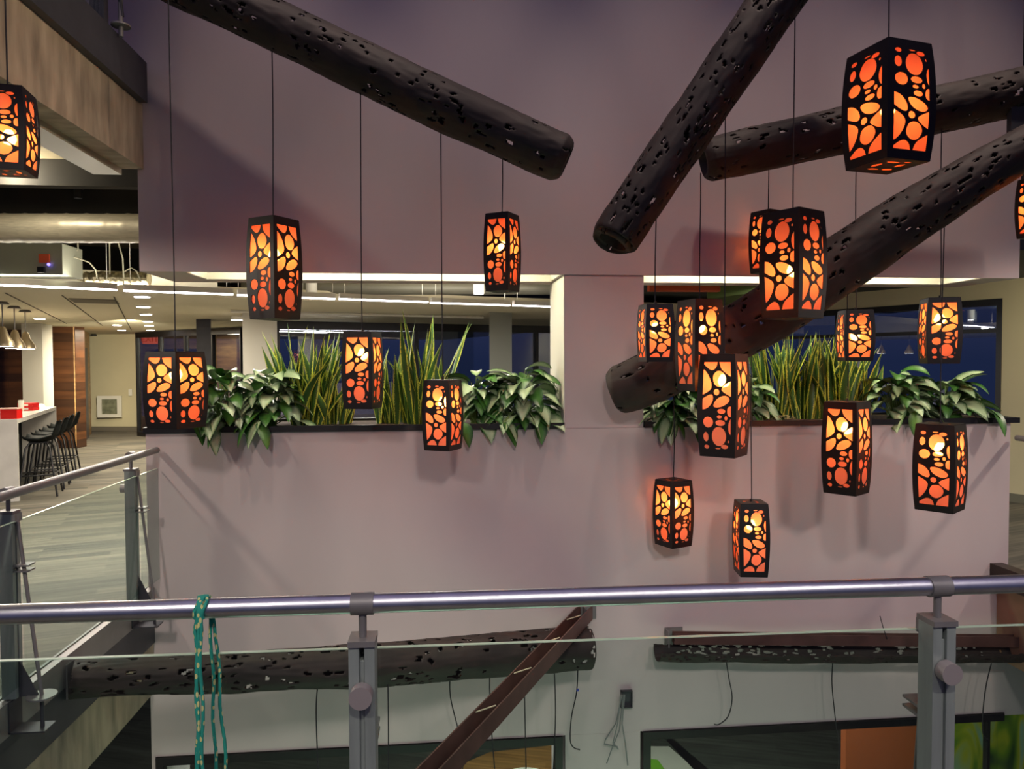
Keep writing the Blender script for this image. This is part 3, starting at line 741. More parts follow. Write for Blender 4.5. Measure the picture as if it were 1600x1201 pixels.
def leaf(mb, base, dirv, length, width, droop, curl=.25, twist=0, seg=8, tipdown=None):
    """arching leaf with UV: x -1..1 across, y along"""
    d = Vector(dirv).normalized(); p = Vector(base); o = len(mb.v)
    for i in range(seg+1):
        t = i/seg
        side = d.cross(Vector((0,0,1)));
        if side.length < 1e-3: side = Vector((1,0,0))
        side.normalize(); up = side.cross(d).normalized()
        if twist: q = Matrix.Rotation(twist, 3, d); side = q @ side; up = q @ up
        wv = width*(math.sin(PI*min(1, t**.75*1.0))**.8)*(1-.15*t) if 0 < t < 1 else .001
        for k in (-1, -.5, 0, .5, 1):
            mb.v.append(tuple(p + side*(wv*.5*k) + up*(abs(k)*wv*.5*curl)))
            mb.uv[len(mb.v)-1] = (k, t + len(mb.v)*.0)
        d = (d + Vector((0,0,-droop/seg))).normalized(); p = p + d*(length/seg)
    for i in range(seg):
        for k in range(4):
            a = o + i*5 + k; mb.f.append([a, a+1, a+6, a+5]); mb.sm.append(True)
def broadleaf(x, y, n, spread, hgt, label, seed, hang=3, L=.235):
    rnd = random.Random(seed)
    t = thing('aglaonema_plant', label, 'plant', (x, y, ZL+.012))
    f1 = MB(); f2 = MB(); st = MB()
    n = int(n*1.9)
    for i in range(n):
        a = rnd.uniform(0, 2*PI)
        if rnd.random() < .5: a = -PI/2 + rnd.gauss(0, .8)
        e = i/n                                  # 0 top of the mound, 1 rim
        lev = 1 - e
        rad = spread*(.15 + .75*e**.8)*rnd.uniform(.7, 1.1)
        b1 = Vector((x + math.cos(a)*rad, y + math.sin(a)*rad*.75, ZL + hgt*(.12 + .75*lev)*rnd.uniform(.85, 1.12)))
        b1.y = min(max(b1.y, YW - .02), YB - .2)
        b0 = Vector((x + rnd.uniform(-.05,.05), y + rnd.uniform(-.03,.03), ZL + .01))
        st.tube([b0, b0.lerp(b1,.5) + Vector((0,0,.02)), b1], .0035, 6)
        d = Vector((math.cos(a), math.sin(a), 0)) + Vector((rnd.gauss(0,.25), rnd.gauss(0,.2), .15 + 1.1*lev*rnd.random()))
        l = L*rnd.uniform(.75, 1.15)
        leaf(f1 if rnd.random() < .7 else f2, b1, d, l, l*rnd.uniform(.46,.60), rnd.uniform(.8, 2.0), .25, rnd.uniform(-.5,.5))
    for i in range(hang):   # leaves spilling over the lip
        hx = x + rnd.uniform(-spread, spread)*.7
        b1 = Vector((hx, YW - .03, ZL + rnd.uniform(.04, .10))); b0 = Vector((x, y, ZL + .02))
        st.tube([b0, b0.lerp(b1,.5) + Vector((0,0,.08)), b1], .0035, 6)
        leaf(f1 if i % 2 else f2, b1, Vector((rnd.uniform(-.5,.5), -.35, -.3)), L*rnd.uniform(.75,1), L*.42, 1.6, .2, rnd.uniform(-.4,.4))
    f1.build('variegated_leaves', M_agl, t)
    if f2.f: f2.build('green_leaves', M_agl2, t)
    st.build('leaf_stems', M_petiole, t)
    return t
def snake(x, y, n, rad, hmin, hmax, label, seed):
    rnd = random.Random(seed)
    t = thing('snake_plant', label, 'plant', (x, y, ZL+.012)); f = MB()
    n = int(n*.8)
    for i in range(n):
        a = rnd.uniform(0, 2*PI); r = rad*math.sqrt(rnd.random())
        b = Vector((x + math.cos(a)*r, y + math.sin(a)*r*.7, ZL))
        lean = Vector((math.cos(a)*rnd.uniform(0,.40), math.sin(a)*rnd.uniform(0,.18), 1))
        h = rnd.uniform(hmin, hmax); wd_ = rnd.uniform(.046,.072); o = len(f.v); d = lean.normalized(); p = b.copy(); az = rnd.uniform(0, PI)
        bend = Vector((rnd.gauss(0,.32), rnd.uniform(-.15,.15), 0))
        for s in range(11):
            tt = s/10; side = Vector((math.cos(az+tt*1.4), math.sin(az+tt*1.4), 0)); nn = side.cross(d)
            ww = wd_*(.55 + .45*math.sin(PI*min(1,tt*1.15)))*(1 if tt < .7 else max(.02, 1-((tt-.7)/.3)**1.5))
            for k in (-1,-.5,0,.5,1):
                f.v.append(tuple(p + side*(ww*.5*k) + nn*(abs(k)**2*ww*.18))); f.uv[len(f.v)-1] = (k, tt*3 + i)
            d = (d + bend/10).normalized(); p = p + d*(h/10)
        for s in range(10):
            for k in range(4):
                q = o + s*5 + k; f.f.append([q, q+1, q+6, q+5]); f.sm.append(True)
    f.build('sword_leaves', M_sans, t)
    return t
def xat(px, Y): return atY(px, 600, Y).x
broadleaf(xat(345,5.35), 5.35, 34, .24, .42, 'silver-leaved plant at the far left end of the left planter', 11, 3)
broadleaf(xat(420,5.4), 5.4, 36, .24, .40, 'silver-leaved plant left of the left sword leaves', 12, 3)
snake(xat(478,5.45), 5.45, 44, .12, .40, .76, 'tall yellow-edged sword-leaf plant, leftmost in the left planter', 21)
snake(xat(520,5.5), 5.5, 36, .12, .35, .66, 'yellow-edged sword-leaf plant just left of the hanging lantern', 22)
snake(xat(612,5.5), 5.5, 34, .12, .30, .62, 'yellow-edged sword-leaf plant just right of the hanging lantern', 23)
snake(xat(658,5.45), 5.45, 40, .13, .38, .86, 'tallest yellow-edged sword-leaf plant in the left planter', 24)
broadleaf(xat(745,5.42), 5.42, 30, .22, .38, 'silver-leaved plant right of the tallest sword leaves', 13, 1)
broadleaf(xat(815,5.4), 5.4, 40, .27, .42, 'silver-leaved plant at the right end of the left planter', 14, 4)
broadleaf(xat(1052,5.3), 5.3, 30, .20, .28, 'dark-leaved plant drooping over the lip below the thick log', 15, 6)
broadleaf(xat(1165,5.4), 5.4, 24, .16, .34, 'silver-leaved plant half hidden behind the tall lantern', 16, 1)
snake(xat(1210,5.48), 5.48, 46, .13, .45, .74, 'yellow-edged sword-leaf plant, leftmost in the right planter', 25)
snake(xat(1255,5.5), 5.5, 46, .13, .45, .74, 'yellow-edged sword-leaf plant, second from left in the right planter', 26)
snake(xat(1300,5.48), 5.48, 46, .13, .40, .68, 'yellow-edged sword-leaf plant behind the tall right lantern', 27)
snake(xat(1338,5.5), 5.5, 34, .10, .35, .60, 'yellow-edged sword-leaf plant, rightmost in the right planter', 28)
broadleaf(xat(1400,5.4), 5.4, 34, .24, .38, 'silver-leaved plant right of the right sword leaves', 17, 1)
broadleaf(xat(1480,5.42), 5.42, 28, .24, .32, 'silver-leaved plant at the right end of the right planter', 18, 1)
p = atY(1215, 650, 5.24)
m = MB(); rnd = random.Random(5)
for i in range(60):
    a = Vector((p.x + rnd.gauss(0,.05), 5.24 + rnd.uniform(-.03,.05), ZL+.035 + rnd.uniform(-.01,.02))); m.tube([a, a + Vector((rnd.uniform(-.04,.04), rnd.uniform(-.02,.02), rnd.uniform(-.01,.015)))], .0015, 4)
tag(m.build('straw_tuft', mat('straw', srgb(190,170,125), .9)), 'pale tuft of dry moss at the foot of the right sword leaves', 'moss', kind='stuff')

# ------------------------------------------------------------------ cafe behind
ZC = 2.37
U = Vector((math.cos(THC), math.sin(THC), 0)); V_ = Vector((-math.sin(THC), math.cos(THC), 0))
cA = atZ(0, 437, ZC); cB = atZ(340, 450, ZC)
def pl(p): return (p.x, p.y)
cA2 = cA - U*6
mid = cB + V_*1.1
gy = [pl(cA2), pl(cB), pl(mid), pl(mid + U*7.5), pl(mid + U*7.5 + V_*14), pl(cA2 + V_*17)]
struct('ceiling_cafe', MB().prism(gy, ZC, ZC + .12), M_ceil)
# access joints and slot grille in the ceiling
def ceil_strip(p0, p1, w, name, m_, z=ZC - .003):
    a = atZ(*p0, ZC); b = atZ(*p1, ZC); d = (b-a).normalized(); s = Vector((-d.y, d.x, 0))*w/2
    return MB().prism([pl(a-s), pl(b-s), pl(b+s), pl(a+s)], z - .004, ZC - .0005)
M_joint = mat('shadow_joint', srgb(95,88,72), .9)
for i, (a, b) in enumerate([((8,457),(104,505)), ((97,461),(160,508)), ((178,463),(205,515))]):
    struct('trim_%d' % (10+i), ceil_strip(a, b, .012, '', M_joint), M_joint)
vg = ceil_strip((112,469), (184,471), .6, '', M_joint).build('slot_grille', mat('grille_grey', srgb(112,104,84), .7)); tag(vg, 'long grey air slot in the white cafe ceiling', 'vent')
# linear lights
cUB = 0
def linear(p0, p1, z, label):
    a = atZ(*p0, z); b = atZ(*p1, z); d = (b-a).normalized(); s = Vector((-d.y, d.x, 0))*.028
    t = thing('linear_pendant', label, 'light', tuple((a+b)/2), 0, 'linear pendants in the cafe')
    t['group'] = 'linear pendants in the cafe'
    MB().prism([pl(a-s), pl(b-s), pl(b+s), pl(a+s)], z, z+.05).build('housing', M_white, t)
    s2 = s*.85
    MB().prism([pl(a-s2), pl(b-s2), pl(b+s2), pl(a+s2)], z-.012, z-.0005).build('diffuser', M_led, t)
    for f in (.06, .94):
        q = a.lerp(b, f); uu = (q-cA).dot(U); vv = (q-cA).dot(V_)
        front = vv < (0 if uu < (cB-cA).dot(U) else 1.1)
        MB().tube([q + Vector((0,0,.05)), Vector((q.x, q.y, 3.12 if front else ZC))], .0025, 5).build('suspension_wire', M_white, t)
ZLn = 2.30
linear((-110,439), (183,452), ZLn, 'linear pendant light at far left, above the counter')
linear((193,453), (364,459), ZLn, 'linear pendant light left of the tall lantern, above the pale ceiling')
linear((371,460), (396,461), ZLn, 'short visible linear pendant light beside the tall lantern')
linear((470,464), (523,466), ZLn, 'linear pendant light just right of the tall lantern')
linear((530,466), (668,471), ZLn, 'linear pendant light above the sword leaves')
linear((673,472), (796,476), ZLn, 'linear pendant light in front of the grey pillar')
linear((802,476), (900,480), ZLn, 'linear pendant light at the right end of the row, by the pier')
linear((362,499), (563,505), 2.28, 'linear pendant light in the second row, lower and farther back')
# conduit under ceiling beyond
a = atZ(360, 486, 2.34); b = atZ(755, 496, 2.34)
tag(MB().tube([a, b], .02, 10).build('conduit_pipe', M_white), 'white pipe under the ceiling behind the row of linear lights', 'pipe')
a = atY(380, 449, 8.9); b = atY(930, 449, 8.7)
tag(MB().tube([a.lerp(b, i/40) for i in range(41)], [.085 + (.003 if i % 3 == 0 else 0) for i in range(41)], 20).build('round_duct', mat('grey_spiral_duct', srgb(120,118,104), .5, .3)), 'thin grey duct above the linear lights, seen through the left opening', 'duct')
for i, x in enumerate((487, 748)):
    t1 = atY(x, 440, 8.4); t2 = atY(x, 459, 8.4)
    t = thing('cylinder_downlight', ['white cylinder downlight just right of the tall lantern', 'white cylinder downlight left of the lantern in the corner of the opening'][i], 'light', tuple(t2))
    MB().lathe([(.062,0),(.062,.34)], tuple(t2), 20).build('housing', M_white, t); MB().lathe([(.05,-.004),(.05,-.0005)], tuple(t2), 20).build('lens', M_down, t)
# downlights
DL = [((222,462),.085,'nearest of the downlights in the file towards the exit sign'), ((224,478),.085,'second nearest downlight in the file towards the exit sign'), ((228,490),.085,'third downlight in the file towards the exit sign'),
      ((231,501),.085,'fourth downlight in the file towards the exit sign'), ((233,508),.085,'fifth downlight in the file towards the exit sign'), ((235,515),.085,'farthest downlight in the file, right above the exit sign'),
      ((62,497),.085,'round downlight in front of the white column'), ((183,507),.085,'near one of the pair of downlights before the cream wall'), ((190,515),.085,'far one of the pair of downlights before the cream wall')]
for (x, y), r, lab in DL:
    p = atZ(x, y, ZC); t = thing('downlight', 'round white ' + lab if not lab.startswith('round') else lab, 'light', (p.x, p.y, ZC), 0, 'downlights in the cafe ceiling')
    MB().lathe([(r,-.010),(r,-.001)], (p.x,p.y,ZC), 20).build('trim_ring', M_white, t)
    MB().lathe([(r*.9,-.018),(r*.9,-.011)], (p.x,p.y,ZC), 20).build('lens', M_down, t)
# real light of these fixtures
for x, y, e_ in ((225,478,80),(235,509,70),(62,494,100),(188,512,60)):
    p = atZ(x, y, ZC); light('cafe_lamp', 'AREA', (p.x, p.y, ZC-.05), e_, (1.0,.88,.66), (p.x, p.y, 0), .8, .8)
p = atZ(205, 497, ZC); light('cafe_wall_fill', 'SPOT', (p.x, p.y, ZC-.12), 850, (1.0,.90,.68), atZ(178, 664, 0), .05, angle=62, blend=.8)  # extra spot without a fixture, added to brighten the cream wall
for x, y, e_ in ((60,447,70),(280,456,70),(600,468,60),(730,474,50)):
    p = atZ(x, y, ZLn); light('cafe_lamp', 'AREA', (p.x, p.y, ZLn-.05), e_, (1.0,.93,.85), (p.x, p.y, 0), 1.6, .1)
    light('cafe_uplight', 'AREA', (p.x, p.y, ZLn+.055), e_*(.12 if x < 400 else .4), (1.0,.93,.80), (p.x, p.y, 5), 1.6, .1)
# pendants over counter
for i, (x, yc, yb) in enumerate([(3,471,541),(22,478,544),(39,484,545)]):
    p = atZ(x, yc, ZC); q = atY(x, yb, p.y); hh = (atY(x, yb-21, p.y).z - q.z)
    t = thing('bar_pendant', ['steel cone pendant, leftmost over the bar', 'steel cone pendant, middle one over the bar', 'steel cone pendant, rightmost over the bar'][i], 'light', (p.x,p.y,q.z), 0, 'cone pendants over the bar')
    MB().lathe([(.05,0),(.07,-.02),(.075,-.03)][::-1], (p.x,p.y,ZC), 18).build('canopy', M_steel, t)
    MB().tube([(p.x,p.y,q.z+hh),(p.x,p.y,ZC-.02)], .006, 6).build('stem', M_steel, t)
    MB().lathe([(.115,0),(.11,.05),(.055,.14),(.04,.2),(.02,.23)], (p.x,p.y,q.z), 20).build('shade', mat('brushed_shade', srgb(165,150,125), .35, .8) if i == 0 else bpy.data.materials['brushed_shade'], t)
    MB().lathe([(.1,-.002),(.1,.004)], (p.x,p.y,q.z), 18).build('lamp_lens', M_down, t)
# bar counter
bA = atZ(27, 655, .985); bB = atZ(88, 635, .985); d = Vector((bB.x-bA.x, bB.y-bA.y, 0)).normalized(); s = Vector((-d.y, d.x, 0))
if s.x > 0: s = -s
c = thing('bar_counter', 'white veined quartz bar counter with waterfall end at left', 'counter', (bA.x, bA.y, 0))
def quad(a, d, s, l0, l1, w0, w1): return [pl(a+d*l0+s*w0), pl(a+d*l1+s*w0), pl(a+d*l1+s*w1), pl(a+d*l0+s*w1)]
LB = (bB-bA).length
MB().prism(quad(bA,d,s,0,LB,0,1.5), .935, .985).build('countertop', M_marble, c)
MB().prism(quad(bA,d,s,0,.05,0,1.5), 0, .935).build('end_panel', M_marble, c)
MB().prism(quad(bA,d,s,LB-.06,LB,0,1.5), 0, .935).build('end_panel', M_marble, c)
MB().prism(quad(bA,d,s,.05,LB-.06,.45,.5), 0, .935).build('back_panel', M_stool, c)
# things on the counter
def on(px, py): return atZ(px, py, .985)
p = on(12, 655); t = thing('red_party_cup', 'red box at the near end of the bar counter', 'box', tuple(p)); t.name = 'red_box'
MB().box((p.x-.14,p.y+.1,.985),(p.x+.05,p.y+.22,1.10)).build('body', M_red, t); MB().box((p.x-.15,p.y+.09,1.10),(p.x+.06,p.y+.23,1.112)).build('lid', mat('pale_red', srgb(235,170,150), .5), t)
for i, (x, dz, lab) in enumerate([(44,0,'lower red and white box stacked on the bar counter'),(44,.055,'upper red and white box stacked on the bar counter')]):
    p = on(x, 641); t = thing('takeaway_box', lab, 'box', (p.x,p.y,.985+dz))
    MB().box((p.x-.1,p.y-.08,.985+dz),(p.x+.1,p.y+.1,1.037+dz)).build('body', M_red, t); MB().box((p.x-.045,p.y-.084,1.0+dz),(p.x+.045,p.y-.08,1.025+dz)).build('label_patch', M_white, t)
p = on(33, 642); tag(MB().lathe([(.035,0),(.035,.15),(.03,.155)], (p.x,p.y,.985), 16).build('paper_cup_sleeve', M_white), 'white cylinder standing left of the red boxes', 'cup')
p = on(64, 638); tag(MB().lathe([(.07,0),(.05,.05),(.02,.07)], (p.x,p.y,.985), 10).build('crumpled_napkin', M_white), 'white crumpled napkins right of the red boxes', 'napkin')
# bar stools
def stool(x, y, rz, label):
    t = thing('bar_stool', label, 'stool', (x, y, 0), rz, 'bar stools along the counter')
    m = MB(); n = 14; rows = [(-.16,.72,.17),(-.10,.69,.2),(.02,.68,.21),(.13,.70,.21),(.19,.76,.205),(.22,.86,.18),(.235,.93,.12)]
    for th in (0, -.012):
        for (xx, zz, hw_) in rows:
            for k in range(7):
                u = -1 + 2*k/6; m.v.append((xx - abs(u)**2*.03*(1 if xx > .1 else 0) + (th if xx > .15 else 0)*-1, u*hw_, zz + .05*u*u*(1 if xx < .15 else .1) + (th if xx <= .15 else 0)))
    N = len(rows)
    for L in range(2):
        for i in range(N-1):
            for k in range(6):
                a = L*N*7 + i*7 + k; f = [a, a+1, a+8, a+7]; m.f.append(f if L else f[::-1]); m.sm.append(True)
    for i in range(N-1):
        for k in (0, 6): a = i*7+k; m.f.append([a, a+7, a+7+N*7, a+N*7]); m.sm.append(True)
    for k in range(6):
        for i in (0, N-1): a = i*7+k; m.f.append([a, a+1, a+1+N*7, a+N*7]); m.sm.append(True)
    m.build('seat_shell', M_stool, t, world=False)
    MB().box((-.1,-.1,.66),(.1,.1,.678)).build('seat_mount', M_black, t, world=False)
    for sx_ in (-1, 1):
        for sy_ in (-1, 1):
            MB().tube([(sx_*.09,sy_*.09,.665),(sx_*.13,sy_*.13,.60),(sx_*.21,sy_*.21,0)], .012, 8).build('leg', M_black, t, world=False)
    f = MB(); c4 = [(-.175,-.175),(.175,-.175),(.175,.175),(-.175,.175)]
    for i in range(4): f.tube([c4[i]+(.27,), c4[(i+1)%4]+(.27,)], .009, 8)
    f.build('footrest', M_black, t, world=False); return t
for i, (L, lab) in enumerate([(.38,'black shell bar stool nearest us, partly behind the counter end'),(.95,'black shell bar stool, second from the near end of the bar'),(1.5,'black shell bar stool, third from the near end of the bar'),(2.15,'black shell bar stool, farthest along the bar')]):
    p = bA + d*L - s*.16; stool(p.x, p.y, math.atan2(-s.y, -s.x), lab)
# back of cafe: walls, column, wood panels
def vwall(p0, p1, z, z0, z1, th, name, m_, kind='structure', shift=0):
    a = atZ(p0[0], p0[1], z); b = atZ(p1[0], p1[1], z); dd = (b-a).normalized(); n_ = Vector((-dd.y, dd.x, 0))
    if n_.dot(a - EYE) < 0: n_ = -n_
    return struct(name, MB().prism([pl(a), pl(b), pl(b+n_*th), pl(a+n_*th)], z0, z1), m_)
vwall((143,672),(215,672),0,0,ZC,.2,'wall_back',M_beige)
vwall((120,700),(143,677),0,0,ZC,.02,'wall_side',M_woodlt)
vwall((86,700),(121,700),0,0,ZC,.3,'wall_wood',M_wood)
vwall((-90,690),(40,690),0,0,ZC,.3,'wall_wood_left',M_wood)
wc = atZ(38, 712, 0); wc2 = atZ(70, 712, 0); dw = (wc2-wc).normalized()
nn = Vector((-dw.y, dw.x, 0)); struct('column_cafe', MB().prism([pl(wc), pl(wc2), pl(wc2 + U*.06 + V_*.75), pl(wc + V_*.8)], 0, ZC), M_white)
wq = atZ(71, 711, 0); wq2 = atZ(88, 700, 0)
# dark door in side wall
a = atZ(129, 691, 0); b = atZ(137, 683, 0)
dr = thing('door_1', None, None, tuple(a)); dr['kind'] = 'structure'
n_ = Vector((1, .1, 0)).normalized()
MB().prism([pl(a+n_*.03), pl(b+n_*.03), pl(b+n_*.005), pl(a+n_*.005)], 0, 2.0).build('door_leaf', mat('dark_door', srgb(72,68,70), .4, .2), dr)
struct('baseboard_back', MB().prism([pl(atZ(143,672.5,0)-V_*.02), pl(atZ(215,672.5,0)-V_*.02), pl(atZ(215,672.5,0)), pl(atZ(143,672.5,0))], 0, .1), mat('grey_base', srgb(105,98,85), .7))
# framed cabinet on cream wall
wb = atZ(180, 672, 0)
def onback(px, py): return atY(px, py, wb.y - .1)
a = onback(153, 652); b = onback(190, 618)
cb = thing('wall_cabinet', 'white framed glass-fronted cabinet set low on the cream wall', 'cabinet', tuple(a))
mb = MB()
mb.box((a.x,a.y-.03,a.z),(b.x,a.y+.02,a.z+.08)).box((a.x,a.y-.03,b.z-.08),(b.x,a.y+.02,b.z)).box((a.x,a.y-.03,a.z+.08),(a.x+.1,a.y+.02,b.z-.08)).box((b.x-.1,a.y-.03,a.z+.08),(b.x,a.y+.02,b.z-.08)); mb.build('frame', M_white, cb)
MB().box((a.x+.1,a.y,a.z+.08),(b.x-.1,a.y+.01,b.z-.08)).build('front', mat('dull_glass', srgb(120,122,100), .3, noise_scale=9, amt=.4), cb)
a = onback(203, 613); tag(MB().box((a.x-.03,a.y-.01,a.z-.08),(a.x+.05,a.y+.01,a.z+.08)).build('restroom_sign', M_white), 'small white sign on the cream wall above the cabinet', 'sign')
a = onback(148, 521); tag(MB().lathe([(.07,0),(.07,.03),(.0,.09)][::-1], (a.x, a.y-.05, a.z-.06), 14).build('security_camera', M_black), 'black dome camera at the top corner of the cream wall', 'camera')
# exit sign
a = atZ(235, 522, ZC - .02); 
ex = thing('exit_sign', 'red glowing exit sign hanging from the cafe ceiling', 'sign', tuple(a))
pA = atY(223, 537, a.y); pB = atY(246, 523, a.y)
MB().box((pA.x,a.y-.02,pA.z),(pB.x,a.y+.02,pB.z)).build('housing', emis('exit_red', (1,.12,.08,1), 1.1), ex)
MB().tube([((pA.x+pB.x)/2,a.y,pB.z),((pA.x+pB.x)/2,a.y,ZC)], .01, 8).build('hanger', M_white, ex)
def text(body, size, loc, mat_, parent, name='lettering', rot=(PI/2,0,0)):
    c_ = bpy.data.curves.new(name, 'FONT'); c_.body = body; c_.size = size; c_.align_x = 'CENTER'; c_.align_y = 'CENTER'; c_.extrude = .002
    o = bpy.data.objects.new(name, c_); COL.objects.link(o); o.location = loc; o.rotation_euler = rot; c_.materials.append(mat_)
    dg = bpy.context.evaluated_depsgraph_get(); me = bpy.data.meshes.new_from_object(o.evaluated_get(dg), depsgraph=dg)
    o2 = bpy.data.objects.new(name, me); COL.objects.link(o2); o2.rotation_euler = rot
    o2.location = Vector(loc) - parent.location; o2.parent = parent
    bpy.data.objects.remove(o); return o2
text('EXIT', (pB.z-pA.z)*.95, ((pA.x+pB.x)/2, a.y-.024, (pA.z+pB.z)/2), emis('exit_letters', (.55,.0,.0,1), 1.0), ex)
# far glazing
def glazing(i, p0, p1, zref, ztop, nmul, y_is_floor=True, zb=0.0, fw=.06):
    a = Vector(p0); b = Vector(p1); dd = (b-a).normalized(); n_ = Vector((-dd.y, dd.x, 0)); L = (b-a).length
    w = thing('window_%d' % i, None, None, (a.x, a.y, 0)); w['kind'] = 'structure'
    m = MB()
    def seg(l0, l1, z0, z1, th=.05):
        m.prism([pl(a+dd*l0-n_*th), pl(a+dd*l1-n_*th), pl(a+dd*l1+n_*th), pl(a+dd*l0+n_*th)], z0, z1)
    seg(0, L, ztop-.12, ztop); seg(0, L, zb, zb+.1)
    for k in range(nmul+1): seg(max(0, L*k/nmul-fw/2), min(L, L*k/nmul+fw/2), zb+.1, ztop-.12)
    m.build('window_frame', M_black, w)
    MB().prism([pl(a-n_*.01), pl(b-n_*.01), pl(b+n_*.01), pl(a+n_*.01)], zb+.05, ztop-.06).build('pane', M_pane, w)
    return a, b, dd, n_
g0 = atY(434, 600, 11.0); g1 = atY(1000, 600, 13.0)
glazing(3, (g0.x, g0.y, 0), (g1.x, g1.y, 0), 0, 2.26, 3)
struct('column_white', MB().prism([pl(atY(380,600,10.6)), pl(atY(434,600,10.8)), pl(atY(434,600,11.2)), pl(atY(380,600,11.2))], 0, ZC), M_white)
struct('column_grey', MB().prism([pl(atY(765,600,10.6)), pl(atY(800,600,10.7)), pl(atY(800,600,11.3)), pl(atY(765,600,11.3))], 0, ZC), mat('grey_column', srgb(140,142,130), .7))
h0 = atY(216, 600, 17.5); h1 = atY(380, 600, 15.0)
glazing(4, (h0.x, h0.y, 0), (h1.x, h1.y, 0), 0, ZC - .02, 4)
struct('column_dark', MB().prism([pl(atY(308,600,12.5)), pl(atY(331,600,12.5)), pl(atY(331,600,13.0)), pl(atY(308,600,13.0))], 0, ZC), M_steel_dk)
st = atY(335, 600, 13.5)
# right hand room: cream wall with a long window
q0 = Vector((6.66, 7.9, 0)); qd = Vector((-.446, .895, 0)); ZR = 2.6
def rp_(t): return q0 + qd*t
nR = Vector((.895, .446, 0))
def rw(mb, t0, t1, z0, z1, off=0, th=.2): mb.prism([pl(rp_(t0)+nR*off), pl(rp_(t1)+nR*off), pl(rp_(t1)+nR*(off+th)), pl(rp_(t0)+nR*(off+th))], z0, z1)
mb = MB(); rw(mb, -5, .2, 0, ZR); rw(mb, .2, 8, 0, .75); rw(mb, .2, 8, 2.38, ZR); rw(mb, 6.6, 8, .75, 2.38)
struct('wall_right', mb, M_beige)
mb = MB(); rw(mb, -5, 8, 0, .1, -.02, .02); struct('baseboard_right', mb, mat('grey_base_right', srgb(110,108,92), .7))
w = thing('window_5', None, None, tuple(rp_(.2))); w['kind'] = 'structure'
mb = MB(); rw(mb, .2, 6.6, 2.30, 2.38, -.01, .1); rw(mb, .2, 6.6, .75, .83, -.01, .1)
for k in range(4): rw(mb, .2 + 6.34*k/3, .26 + 6.34*k/3, .83, 2.30, -.01, .1)
rw(mb, .26, 6.54, 1.98, 2.03, .0, .06)
mb.build('window_frame', M_black, w)
mb = MB(); rw(mb, .22, 6.58, .8, 2.33, .05, .01); mb.build('pane', M_pane, w)
struct('ceiling_right', MB().prism([(1.7,YB+.1),(9,YB+.1),(9,14),(3,14)], ZR, ZR+.1), mat('dark_blue_green_ceiling', srgb(62,66,62), .8))
# coloured ceiling baffle and wall stripe seen over the right planter
b0 = atY(1015,441,8.5); b1 = atY(1100,455,8.5)
tag(MB().box((b0.x, 8.5, b1.z), (b1.x+.2, 8.6, b0.z+.05)).build('ceiling_baffle', mat('orange_red_panel', srgb(205,86,40), .7)), 'orange-red panel high behind the left end of the right planter', 'panel')
t = MB().prism([pl(atY(1105,450,9.0)), pl(atY(1200,450,8.0)), pl(atY(1240,450,8.3)), pl(atY(1130,450,10.2))], atY(1150,462,8.6).z, atY(1150,446,8.6).z)
tag(t.build('ceiling_baffle', mat('olive_green_panel', srgb(92,108,50), .7)), 'olive and teal ceiling panel behind the right planter', 'panel')
# area lights in the right room
light('right_room_lamp', 'AREA', (3.2, 8.0, 2.5), 18, (.9,.95,1.0), (3.2, 8.0, 0), 1.2, .2)
light('right_room_lamp', 'AREA', (6.2, 6.4, 2.5), 20, (1.0,.9,.65), (6.6, 7.4, 0), .6, .6)

p = atY(6, 300, 5.5)
q = thing('bulkhead_lamp', 'round lamp under the slab beside the lantern at the left edge', 'light', tuple(p))
MB().lathe([(.09,0),(.10,.02),(.10,.05)], (p.x,p.y,3.06), 20).build('housing', M_steel, q)
MB().lathe([(.085,-.006),(.085,-.001)], (p.x,p.y,3.06), 20).build('lens', M_down, q)
light('slab_lamp', 'POINT', (p.x, p.y, 2.98), 26, (1.0,.88,.66), size=.06)
# plenum stuff: duct, air handler, foil duct, pipe, wires
dA = atY(-150, 356, 6.2); dB = atY(330, 357, 6.0)
m = MB(); pts = []; rs = []
N = 90
for i in range(N+1):
    f = i/N; pts.append(dA.lerp(dB, f)); rs.append(.112 + (.004 if i % 6 == 0 else 0))
m.tube(pts, rs, 28); tag(m.build('round_duct', M_duct), 'ribbed galvanised round duct below the slab at left', 'duct')
p0 = atY(-60, 428, 6.5); p1 = atY(97, 380, 6.5)
ah = thing('air_handler', 'pale grey air handling box hung under the duct', 'air handler', tuple(p0))
MB().box((p0.x, 6.5, p0.z), (p1.x, 6.85, p1.z)).build('casing', mat('pale_grey_green_metal', srgb(158,160,142), .5, .1), ah, bevel=.004)
a = atY(61,410,6.49); b = atY(77,397,6.49); MB().box((a.x,6.485,a.z),(b.x,6.5,b.z)).build('warning_label', mat('orange_label', srgb(225,90,50), .6), ah)
a = atY(60,426,6.49); b = atY(70,417,6.49); MB().box((a.x,6.47,a.z),(b.x,6.5,b.z)).build('latch', M_black, ah)
a = atY(76,413,6.48); MB().lathe([(.012,0),(.012,.01)], (a.x,6.485,a.z), 10, Matrix.Rotation(PI/2,3,'X')).build('status_light', emis('blue_led', (.2,.15,1,1), 4), ah)
m = MB(); a = atY(125,434,7.0); b = atY(233,435,7.0); rnd = random.Random(9)
n_ = 26; m.tube([a.lerp(b, i/n_) for i in range(n_+1)], [.06 + rnd.uniform(-.008,.008) for _ in range(n_+1)], 14, smooth=False)
tag(m.build('foil_duct', mat('crinkled_foil', srgb(150,140,110), .3, .9, noise_scale=25, amt=.4, bump=.8)), 'crinkled foil duct lying above the cafe ceiling edge', 'duct')
m = MB(); m.tube([atX(75,262,-2.9), atX(218,345,-2.9)], .022, 10)
tag(m.build('sprinkler_pipe', M_black), 'black sprinkler pipe under the slab at left', 'pipe')
